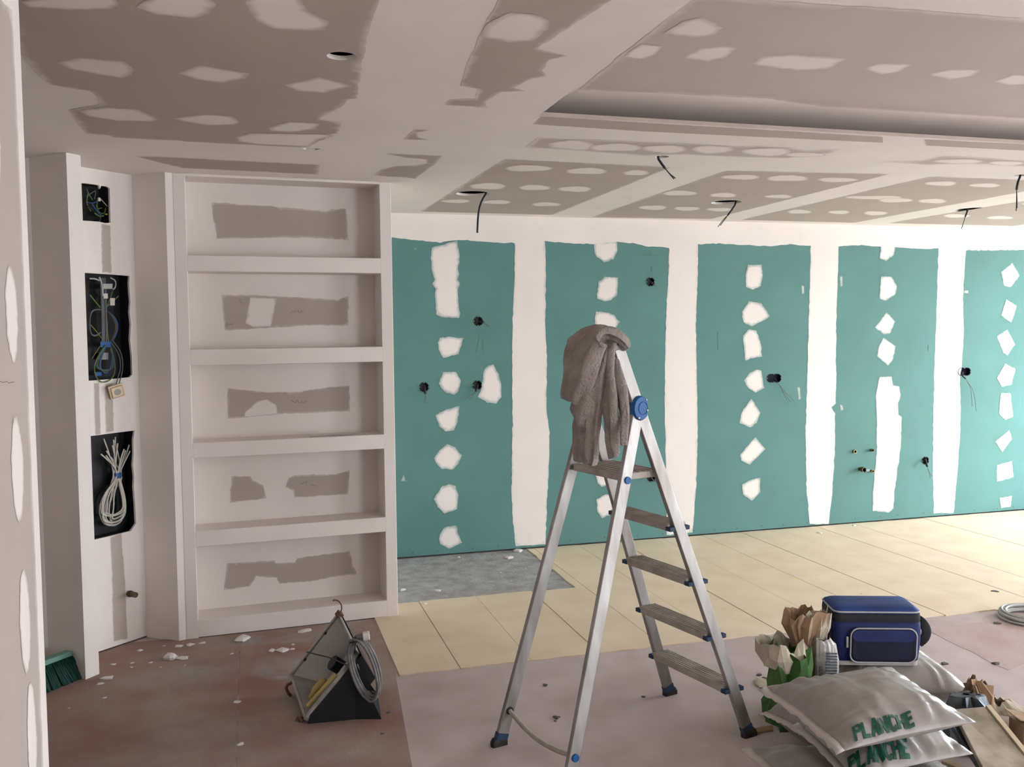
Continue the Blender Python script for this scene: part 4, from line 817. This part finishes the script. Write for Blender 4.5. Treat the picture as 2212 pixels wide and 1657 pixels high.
build('pocket', MB().loft([rr(px0, px1, pz0, pz1, .03, out=-.01), rr(px0, px1, pz0, pz1, .03, out=.010), rr(px0+.008, px1-.008, pz0+.008, pz1-.008, .025, out=.015)]), M_navy, cool)
build('pocket_flap', MB().loft([rr(px0+.004, px1-.004, pz1-.05, pz1-.004, .022, out=.006), rr(px0+.004, px1-.004, pz1-.05, pz1-.004, .022, out=.0165)]), M_cool, cool)
build('pocket_piping', MB().tube(rr(px0-.002, px1+.002, pz0-.002, pz1+.002, .032, out=.012), .0034, 6, closed=True), M_piping, cool, smooth=True)
zx = px0-.014; build('zip_pull', MB().box(frt(zx, pz1-.055, .006), ce_*.004, cb_*.003, V((0, 0, .022))), M_piping, cool, bevel=.001)
se = lambda x, y, z: V((mid.x, mid.y, 0))+ce_*x+cb_*y+V((0, 0, z))
build('strap', MB().tube([se(cw/2+.004, .07, ztop-.045), se(cw/2+.024, .04, ztop-.055), se(cw/2+.040, .03, ztop-.085), se(cw/2+.032, .03, ztop-.12), se(cw/2+.010, .04, ztop-.145)], .019, 10, smooth=2, flat=.16), M_trim, cool, smooth=True)
build('strap', MB().tube([se(-cw/2-.0, .05, ztop-.03), se(-cw/2-.018, .04, ztop-.09), se(-cw/2-.016, .04, ztop-.15), se(-cw/2+.006, .05, ztop-.2)], .013, 10, smooth=2, flat=.2), M_trim, cool, smooth=True)
# ================================================================== TORN PAPER BAGS
def crumple(base, ex, ey, rows, n=30, sd=1.0, amp=.02, thick=.0025, rim=0.0):
    """open paper tube: rows of (z, half width, half depth, shift x)"""
    rings = []
    for k, (z, a, b, sx) in enumerate(rows):
        R = []
        for j in range(n):
            t = 2*math.pi*j/n; w = noise.noise(V((math.cos(t)*1.7+sd, math.sin(t)*1.7, z*7)))+.6*noise.noise(V((math.cos(t)*4+sd, math.sin(t)*4, z*16)))
            rad = 1+w*amp/max(a, b)*2.2; zz_ = z+(rim*noise.noise(V((math.cos(t)*2.2, math.sin(t)*2.2, sd+7))) if k == len(rows)-1 else 0)
            R.append(base+ex*(math.cos(t)*a*rad+sx)+ey*math.sin(t)*b*rad+V((0, 0, zz_)))
        rings.append(R)
    return MB().loft(rings, cap=False)
def paper(name, mb, m, parent, **k):
    o = build(name, mb, m, parent, smooth=False, **k); md = o.modifiers.new('thickness', 'SOLIDIFY'); md.thickness = .002; return o
gb = V((2.035, 3.15, 0)); pbx = V((.96, -.27, 0)); pby = V((.27, .96, 0))
pbag = thing('paper_bag', gb, 'torn green printed paper sack with crumpled brown lining', 'paper bag')
paper('green_outer', crumple(gb, pbx, pby, [(0, .075, .10, 0), (.06, .08, .11, 0), (.13, .075, .11, 0), (.2, .07, .105, 0), (.255, .075, .10, -.005), (.30, .08, .09, -.01)], n=22, sd=2, amp=.026, rim=.08), M_greenp, pbag)
paper('torn_rim', crumple(gb, pbx, pby, [(.23, .082, .09, -.01), (.28, .092, .095, -.02), (.33, .088, .085, -.03)], sd=3, amp=.016, rim=.06), M_kraftp, pbag)
g2 = gb+pbx*.085+pby*.05
paper('brown_lining', crumple(g2, pbx, pby, [(.0, .06, .06, 0), (.2, .06, .06, 0), (.27, .03, .04, -.005), (.32, .035, .05, -.02), (.385, .062, .06, -.02), (.435, .074, .06, -.01)], sd=5, amp=.018, rim=.05), M_kraft, pbag)
paper('pale_lining', crumple(g2+pbx*.05, pbx, pby, [(.02, .04, .05, -.03), (.22, .04, .05, -.03), (.30, .025, .03, -.02), (.37, .035, .035, -.005), (.42, .04, .03, .005)], sd=8, amp=.02, rim=.06), M_kraftp, pbag)
g3 = PZ(1762, 1440, .2); g3 = V((2.165, 3.085, 0))
fb = thing('printed_bag', g3, 'silver grey printed paper bag wedged against the cooler bag', 'paper bag')
paper('body', crumple(g3, pbx, pby, [(0, .045, .03, 0), (.15, .045, .03, 0), (.26, .045, .026, 0), (.325, .04, .016, -.004), (.345, .03, .01, -.012)], sd=12, amp=.006, rim=.02), M_foil, fb)
pm = MB()
for i in range(9): pm.box(g3-pby*.034+pbx*(.006)+V((0, 0,   .205+i*.0115)), pbx*.022, pby*.0035, V((0, 0, .0028)))
build('printed_lines', pm, M_steel, fb, kind='stuff')
pm = MB()
for i in range(4): pm.box(g3-pby*.034-pbx*.035+V((0, 0, .20+i*.014)), pbx*.006, pby*.004, V((0, 0, .004)))
build('printed_marks', pm, M_pen, fb, kind='stuff')
# ================================================================== BOARDS AND RUBBISH RIGHT OF THE HEAP
q = [PZ(2058, 1532, .20), PZ(2128, 1526, .20), PZ(2275, 1700, .06), PZ(2165, 1740, .06)]
bd = thing('stained_board', (q[2]+q[3])/2-V((0, 0, .06)), 'wide plaster-stained board leaning low beside the sacks', 'board')
nb_ = (q[1]-q[0]).cross(q[3]-q[0]).normalized(); nb_ = nb_ if nb_.z > 0 else -nb_
dn_ = (q[3]-q[0]).normalized(); q[3] = q[3]+dn_*.08; q[2] = q[2]+dn_*.08
build('panel', MB().hexa([p-nb_*.018 for p in q], q), M_wood, bd, bevel=.003)
e_ = (q[2]-q[1]).normalized(); sdv = (q[1]-q[0]).normalized()
build('edge_batten', MB().hexa([p-nb_*.02 for p in (q[1]+sdv*.002, q[1]+sdv*.02, q[2]+sdv*.02, q[2]+sdv*.002)], [p+nb_*.006 for p in (q[1]+sdv*.002, q[1]+sdv*.02, q[2]+sdv*.02, q[2]+sdv*.002)]), M_woodl, bd)
for i, (a, b, lab) in enumerate((((2052, 1556), (2140, 1690), 'grey steel stud channel lying along the stained board'), ((2075, 1548), (2172, 1690), 'second grey steel channel, half under the stained board'))):
    p0, p1 = PZ(*a, .175-.01*i), PZ(*b, .03); p1 = p1+(p1-p0).normalized()*.1; d = (p1-p0).normalized(); w = d.cross(uz).normalized(); n_ = w.cross(d)
    ch = MB().bar(p0, p1, .036, w, .0015, n_); ch.bar(p0+w*.018+n_*.008, p1+w*.018+n_*.008, .0015, w, .018, n_); ch.bar(p0-w*.018+n_*.008, p1-w*.018+n_*.008, .0015, w, .018, n_)
    build('steel_channel', ch, M_steel, label=lab, cat='metal profile', group='steel channels by the sacks')
p0, p1 = PZ(1985, 1660, .03), PZ(2075, 1657, .03); w = (p1-p0).normalized()
for i in range(2):
    a = PZ(1990+50*i, 1648, .02); build('wood_batten', MB().bar(a, a+V((.12, -.45, 0)), .035, V((.96, .26, 0)), .025, uz), M_woodl, bevel=.002, label=('pale wooden batten' if i == 0 else 'second pale wooden batten')+' sticking out under the lettered sacks', cat='batten', group='battens under the sacks')
p = PZ(2125, 1535, .1); p = V((p.x, p.y, 0)); cs = thing('cement_bag', p, 'opened brown and white paper bag spilling pale powder', 'paper bag')
paper('brown_side', crumple(p, pbx, pby, [(0, .06, .05, 0), (.06, .06, .055, -.005), (.12, .05, .05, -.02), (.17, .035, .035, -.03), (.21, .03, .02, -.035)], sd=21, amp=.02, rim=.06), M_kraft, cs)
paper('white_side', crumple(p+pbx*.10, pbx, pby, [(0, .11, .07, 0), (.05, .11, .07, 0), (.10, .085, .055, -.02), (.14, .05, .03, -.05)], sd=23, amp=.02, rim=.05), M_kraftp, cs)
build('powder', MB().loft([[p+pbx*(.09+math.cos(t)*a*1.6)+pby*math.sin(t)*a+V((0, 0, z)) for t in [i*math.pi/10 for i in range(20)]] for a, z in ((.09, .002), (.075, .07), (.05, .095), (.02, .105))]), M_chip, cs, smooth=True)
p = PZ(2186, 1612, .0)+V((.02, -.065, 0)); kb = thing('cardboard_box', p, 'small brown cardboard flap box lying beside the stained board', 'box')
build('walls', MB().box(p+uz*.06, pbx*.055, pby*.05, uz*.06), M_kraft, kb, bevel=.002); build('flap', MB().hexa([p+pbx*.055-pby*.05+uz*.12, p+pbx*.055+pby*.05+uz*.12, p-pbx*.07+pby*.05+uz*.145, p-pbx*.07-pby*.05+uz*.145], [x+uz*.003 for x in (p+pbx*.055-pby*.05+uz*.12, p+pbx*.055+pby*.05+uz*.12, p-pbx*.07+pby*.05+uz*.145, p-pbx*.07-pby*.05+uz*.145)]), M_kraft, kb)
p = PZ(2285, 1640, 0)+V((.07, .02, 0)); build('work_cloth', crumple(p, pbx, pby, [(0, .10, .09, 0), (.05, .105, .09, 0), (.10, .08, .07, 0), (.135, .04, .035, 0), (.14, .005, .005, 0)], sd=31, amp=.02), M_blueb, smooth=True, label='dark blue work cloth bundled beside the cardboard box', cat='cloth')
p = PZ(2078, 1505, .17); build('plastic_sheet', crumple(V((2.55, 2.74, 0)), pbx, pby, [(0, .07, .06, 0), (.10, .075, .06, 0), (.16, .06, .05, 0), (.2, .035, .03, -.01), (.205, .004, .004, 0)], sd=33, amp=.03), M_steel, smooth=False, label='crumpled dark grey plastic sheet between the sacks and the brown bag', cat='plastic sheet')
# ================================================================== CABLE COIL
def coil(cen, e1, e2, r, turns, sd, rc, n=26, jit=.12):
    rn_ = random.Random(sd); P = []
    for k in range(turns):
        a_ = r*(1+rn_.uniform(-jit, jit)); o1, o2 = rn_.uniform(-jit, jit)*r*.6, rn_.uniform(-jit, jit)*r*.6
        for i in range(n):
            t = 2*math.pi*i/n; P.append(cen+e1*(math.cos(t)*a_+o1)+e2*(math.sin(t)*a_*.95+o2)+e1.cross(e2)*(rc*1.6*(k % 4)*.8+.3*rc*math.sin(3*t+k)))
    return MB().tube(P, rc, 6, smooth=1)
cc = PZ(2232, 1338, .0)
build('cable_coil', coil(cc+uz*.012, V((1, 0, 0)), V((0, 1, 0)), .15, 9, 4, .007), M_gcable, smooth=True, label='pale grey electric cable coiled on the dusty floor', cat='cable')
# ================================================================== WORK LIGHT
L_ = PZ(627, 1458, .075); B_l = PZ(659, 1556, .02); r_ = ray(731, 1324); e1 = B_l-L_; t_ = ((L_-CAM).dot(e1))/r_.dot(e1); T_ = CAM+r_*t_; R_l = T_+B_l-L_
print('worklight', L_, B_l, T_, R_l, proj(R_l), (T_-L_).length, e1.length)
ax = (T_-L_).normalized(); ay = e1.normalized(); an = ax.cross(ay).normalized()
if an.dot(CAM-L_) < 0: an = -an
wx, wy = (T_-L_).length, e1.length
wl_ = thing('work_light', ((B_l+L_)/2).xy.to_3d(), 'grimy open floodlight lying tilted on the red floor', 'work light')
LP = lambda a, b, c: L_+ax*a*wx+ay*b*wy+an*c
fr = MB()
for (a0, a1, b0, b1) in ((0, 1, 0, .045), (0, 1, .955, 1), (0, .035, 0, 1), (.965, 1, 0, 1)): fr.hexa([LP(a0, b0, -.012), LP(a1, b0, -.012), LP(a1, b1, -.012), LP(a0, b1, -.012)], [LP(a0, b0, .004), LP(a1, b0, .004), LP(a1, b1, .004), LP(a0, b1, .004)])
build('rim', fr, M_grey, wl_)
dp = -.12; ins = .2
c4 = [(0.03, .04), (.97, .04), (.97, .96), (.03, .96)]; i4 = [(ins, ins), (1-ins, ins), (1-ins, 1-ins), (ins, 1-ins)]
for k in range(4):
    a, b = c4[k], c4[(k+1) % 4]; c, d = i4[(k+1) % 4], i4[k]; P4 = [LP(*a, -.004), LP(*b, -.004), LP(*c, dp), LP(*d, dp)]
    n4 = (P4[1]-P4[0]).cross(P4[3]-P4[0]).normalized()
    build('reflector_wall', MB().hexa([p-n4*.001 for p in P4], [p+n4*.001 for p in P4]), M_grey if k != 0 else M_greyl, wl_)
P4 = [LP(*x, dp) for x in i4]; build('reflector_back', MB().hexa([p-an*.003 for p in P4], P4), M_greyl, wl_)
hb_ = [LP(a, b, c) for a, b, c in ((.08, .30, -.03), (.92, .30, -.03), (.92, 1.0, -.03), (.08, 1.0, -.03))]
hc_ = [LP(a, b, -.17) for a, b in ((.2, .2), (.8, .2), (.8, .85), (.2, .85))]
h2 = [LP(a, b, -.02) for a, b in ((-.0, .0), (1.0, .0), (1.0, 1.0), (.0, 1.0))]
hm = MB(); hm.loft([[p-an*.002 for p in h2], hc_], cap=False); hm.add(hc_, [(0, 1, 2, 3)]); build('housing', hm, M_black, wl_)
build('lamp_socket', MB().cyl(LP(.55, .42, dp+.004), LP(.55, .42, dp+.075), .032, 20), M_black, wl_, bevel=.003)
build('guard_wire', MB().tube([LP(.36, .0, .006), LP(.5, .3, .008), LP(.66, .62, .006), LP(.8, 1.0, .006)], .0028, 6, smooth=1), M_black, wl_)
for a in (.3, .72): build('rim_clip', MB().cyl(LP(a, .1, .004), LP(a, .1, .012), .007, 10), M_black, wl_)
# lower black door hanging from the rim
DR = [LP(.05, 1.0, .002), LP(.95, 1.0, .002)]; dv = (ay*.25+an*.95).normalized()*.13; dv = V((dv.x*.6+.07, dv.y*.6-.02, 0))
dd = [DR[0]+V((.02, -.02, -DR[0].z+.004)), DR[1]+V((.10, -.05, 0)), DR[1]+V((.16, -.06, -DR[1].z+.03)), DR[0]+V((.14, -.05, -DR[0].z+.004))]
build('ballast_box', MB().hexa([V((p.x, p.y, .004)) for p in (DR[0]+V((.0, .0, 0)), DR[0]+V((.15, -.0, 0)), DR[1]+V((.10, -.03, 0)), DR[1])], [DR[0]+V((.01, .0, .005)), V((DR[0].x+.13, DR[0].y+.01, .07)), V((DR[1].x+.09, DR[1].y-.01, .10)), DR[1]-V((0, 0, .03))]), M_black, wl_, bevel=.006)
for b in (.15, .9):
    s0 = LP(-.0, b, -.005); build('stand_bracket', MB().tube([s0, s0-ax*.02+V((-.02, 0, .0)), V((s0.x-.025, s0.y, .02)), V((s0.x-.01, s0.y-.01, .004))], .007, 8, smooth=1), M_rust, wl_)
tt = LP(1, .02, 0); build('hinge', MB().box(tt+ay*.012, ax*.012, ay*.018, an*.012), M_rust, wl_); build('hook', MB().tube([tt+ay*.02, tt+ay*.02+V((.012, 0, .035)), tt+V((.005, 0, .055)), tt+V((-.018, 0, .065)), tt+V((-.024, 0, .058))], .003, 6, smooth=2), M_rust, wl_)
# cable coil hung on the lamp, with its plug
cu1 = PZ(792, 1436, .115); 
ck = V((cu1.x, cu1.y, 0)); zc_ = .125; rax = PN(789, 1443, T_+V((.02, -.40, 0)), V((0, 1, 0)))
e1_ = V((.26, -.10, -.96)).normalized(); e2_ = V((.85, -.50, .15)); e2_ = (e2_-e1_*e2_.dot(e1_)).normalized()
mbc = MB(); rn_ = random.Random(9)
for k in range(6):
    P = []; of = e1_.cross(e2_)*(k-2.5)*.010
    for i in range(28):
        t = 2*math.pi*i/28; P.append(rax+of+e1_*math.cos(t)*(.118+rn_.uniform(-.003, .003)+.006*(k % 3))+e2_*math.sin(t)*(.046+.005*(k % 2)))
    mbc.tube(P, .0058, 6, closed=True)
build('lamp_cable', mbc, M_cable, wl_, smooth=True)
tpz = rax-e1_*.122; build('cable_tie', MB().tube([tpz+e2_*math.cos(t)*.03+e1_.cross(e2_)*math.sin(t)*.035 for t in [i*math.pi/6 for i in range(12)]], .003, 6, closed=True), M_black, wl_)
build('plug', MB().cyl(tpz+V((.0, -.0, .006)), tpz+V((.028, -.004, .010)), .013, 14, .016), M_cable, wl_); build('plug_body', MB().cyl(tpz+V((.026, -.004, .010)), tpz+V((.052, -.007, .013)), .018, 16), M_plug, wl_, bevel=.002)
for s_ in (-1, 1): build('plug_pin', MB().cyl(tpz+V((.05, -.007, .013+.006*s_)), tpz+V((.062, -.008, .014+.006*s_)), .0024, 8), M_alu, wl_)
a = LP(.12, .62, -.03); b = LP(.42, .72, -.01)
build('tool_handle', MB().tube([a, a.lerp(b, .5)+an*.004, b], [.012, .016, .014], 10, smooth=1), M_ybat, smooth=True, label='short worn yellow dowel lying inside the floodlight', cat='haft')  # yellow handle of a tool, drawn as a plain round rod
a = LP(.10, .86, .004); b = LP(.62, .95, .008)
build('yellow_batten', MB().bar(a, b, .022, (ay), .008, an), M_ybat, label='split yellow wooden strip across the floodlight opening', cat='wood strip', bevel=.001)
# ================================================================== BROOM
bh_ = V((-.93, 4.40, 0)); bd_ = V((.74, .55, 0)).normalized(); bo = V((-bd_.y, bd_.x, 0))
br0 = PZ(178, 1470, .02); brd = V((.66, .75, 0)); brn = V((.75, -.66, 0))
bc = V((-.94, 4.43, 0)); br = thing('broom', bc, 'green bristled broom head leaning behind the near wall', 'broom')
hd = bc+uz*.115
build('head', MB().box(hd, brd*.15, brn*.022, uz*.012), M_brush, br, bevel=.004)
bm_ = MB(); rn_ = random.Random(2)
for i in range(30):
    for j in range(4):
        p = hd+brd*(-.145+.29*i/29)+brn*(-.016+.011*j)-uz*.010; q_ = V((p.x, p.y, 0))+brd*((i-14.5)*.0028)+brn*(.035+(j-1.5)*.012)+V((rn_.uniform(-.004, .004), rn_.uniform(-.004, .004), .003)); bm_.tube([p, p.lerp(q_, .5), q_], [.005, .006, .008], 5)
build('bristles', bm_, M_brist, br, smooth=True, kind='stuff')
build('handle_socket', MB().cyl(hd+uz*.01-brd*.03, hd+uz*.07-brd*.05-brn*.02, .017, 14), M_plug, br); build('handle', MB().cyl(hd+uz*.06-brd*.047-brn*.018, hd+uz*1.25-brd*.34-brn*.22, .011, 12), M_plug, br)
# ================================================================== CRUMBS
def chip(px, py, r, m, name, lab, cat, grp, flat=.4, on=0.0):
    p = PZ(px, py, .006+on); rn_ = random.Random(int(px*7+py)); n = 8; rings = []
    for k, (z, s_) in enumerate(((0, .85), (.5, 1), (.85, .7), (1, .2))):
        rings.append([V((p.x+math.cos(2*math.pi*j/n)*r*s_*(1+.35*math.sin(j*2.1+px)), p.y+math.sin(2*math.pi*j/n)*r*s_*(1+.35*math.cos(j*1.7+py)), (.0 if k == 0 else p.z-.004)+z*r*flat)) for j in range(n)])
    build(name, MB().loft(rings), m, label=lab, cat=cat, group=grp)
def red_set(x, y):
    if y < 1408 and x < 460: k = 'by the corner of slanted wall and shelving'
    elif y < 1408: k = 'along the foot of the shelving'
    elif x < 300 and y < 1480: k = 'beside the recess and its stub wall'
    elif y < 1445: k = 'around the largest plaster lump'
    else: k = 'far out on the bare red floor'
    return ('plaster_crumb', 'flat white plaster crumb '+k, 'plaster crumb', 'plaster crumbs '+k)
for x, y, r in ((525, 1379, .045), (395, 1421, .028), (377, 1418, .016), (245, 1434, .012), (247, 1433, .009), (285, 1431, .01), (284, 1440, .008), (232, 1464, .026), (216, 1476, .016), (226, 1506, .009), (347, 1440, .006), (386, 1395, .022), (410, 1392, .02), (438, 1388, .018), (660, 1362, .03), (650, 1364, .02), (610, 1404, .03), (632, 1401, .014), (588, 1404, .02), (501, 1411, .01), (354, 1394, .008), (149, 1528, .006), (512, 1515, .018), (520, 1606, .014), (326, 1430, .01), (400, 1436, .006), (302, 1404, .014), (633, 1391, .01)): chip(x, y, r, M_chip, *red_set(x, y), flat=.3)
p = PZ(368, 1421, .03); chip(368, 1421, .034, M_chip, 'plaster_lump', 'largest rounded plaster lump near the shelving foot', 'plaster lump', None, .8)
def wall_set(x, y):
    k = 'on the grey screed by the green wall' if x < 1135 else ('on the yellow floor close under the green wall' if y < 1200 else 'on the open yellow floor')
    return ('white_crumb', 'small white crumb '+k, 'plaster crumb', 'white crumbs '+k)
for x, y, r in ((1100, 1205, .028), (1119, 1190, .03), (991, 1203, .012), (917, 1304, .018), (1081, 1236, .008), (1716, 1242, .012), (1800, 1282, .012), (1105, 1254, .006), (1770, 1151, .02), (1845, 1135, .02), (870, 1274, .02), (945, 1276, .02), (1250, 1298, .01), (1319, 1299, .01)): chip(x, y, r, M_chip, *wall_set(x, y), flat=.55)
def dark_set(x, y):
    k = 'on the yellow floor' if y < 1325 else ('on the floor behind the cooler bag and sacks' if x > 1700 else ('between the ladder and the sacks' if x > 1300 else 'between the floodlight and the ladder'))
    return ('dark_crumb', 'small dark crumb '+k, 'crumb', 'dark crumbs '+k)
for x, y, r in ((2149, 1277, .02), (2154, 1345, .018), (2040, 1432, .018), (2151, 1432, .018), (1640, 1388, .012), (1996, 1197, .008), (1202, 1548, .014), (840, 1537, .012), (1178, 1478, .012), (1655, 1466, .02), (1794, 1413, .02), (1515, 1448, .01), (1860, 1282, .01), (2158, 1322, .008), (1640, 1456, .012), (1200, 1555, .006), (826, 1583, .01), (1390, 1503, .008)): chip(x, y, r, M_dchip, *dark_set(x, y), flat=.35)
chip(1650, 1474, .05, M_kraftp, 'paper_scrap', 'cream paper scrap on the floor between ladder and sacks', 'scrap', None, .15)
build('wooden_stick', MB().tube([PZ(1628, 1580, .012), PZ(1650, 1575, .012), PZ(1668, 1573, .012)], .011, 8), M_kraft, label='short brown stick on the floor between ladder foot and sacks', cat='stick')
pw = V((6.28, 5.75, 0)); p = PZ(2205, 1112, 0); paper_p = V((p.x+.1, p.y-.06, 0))
build('plastic_wrap', crumple(V((6.35, 6.02, 0)), V((1, 0, 0)), V((0, 1, 0)), [(0, .2, .12, 0), (.03, .2, .12, 0), (.06, .12, .07, 0), (.075, .01, .01, 0)], sd=41, amp=.03), M_steel, label='crumpled dark plastic wrap on the floor at the far end of the green wall', cat='plastic wrap')
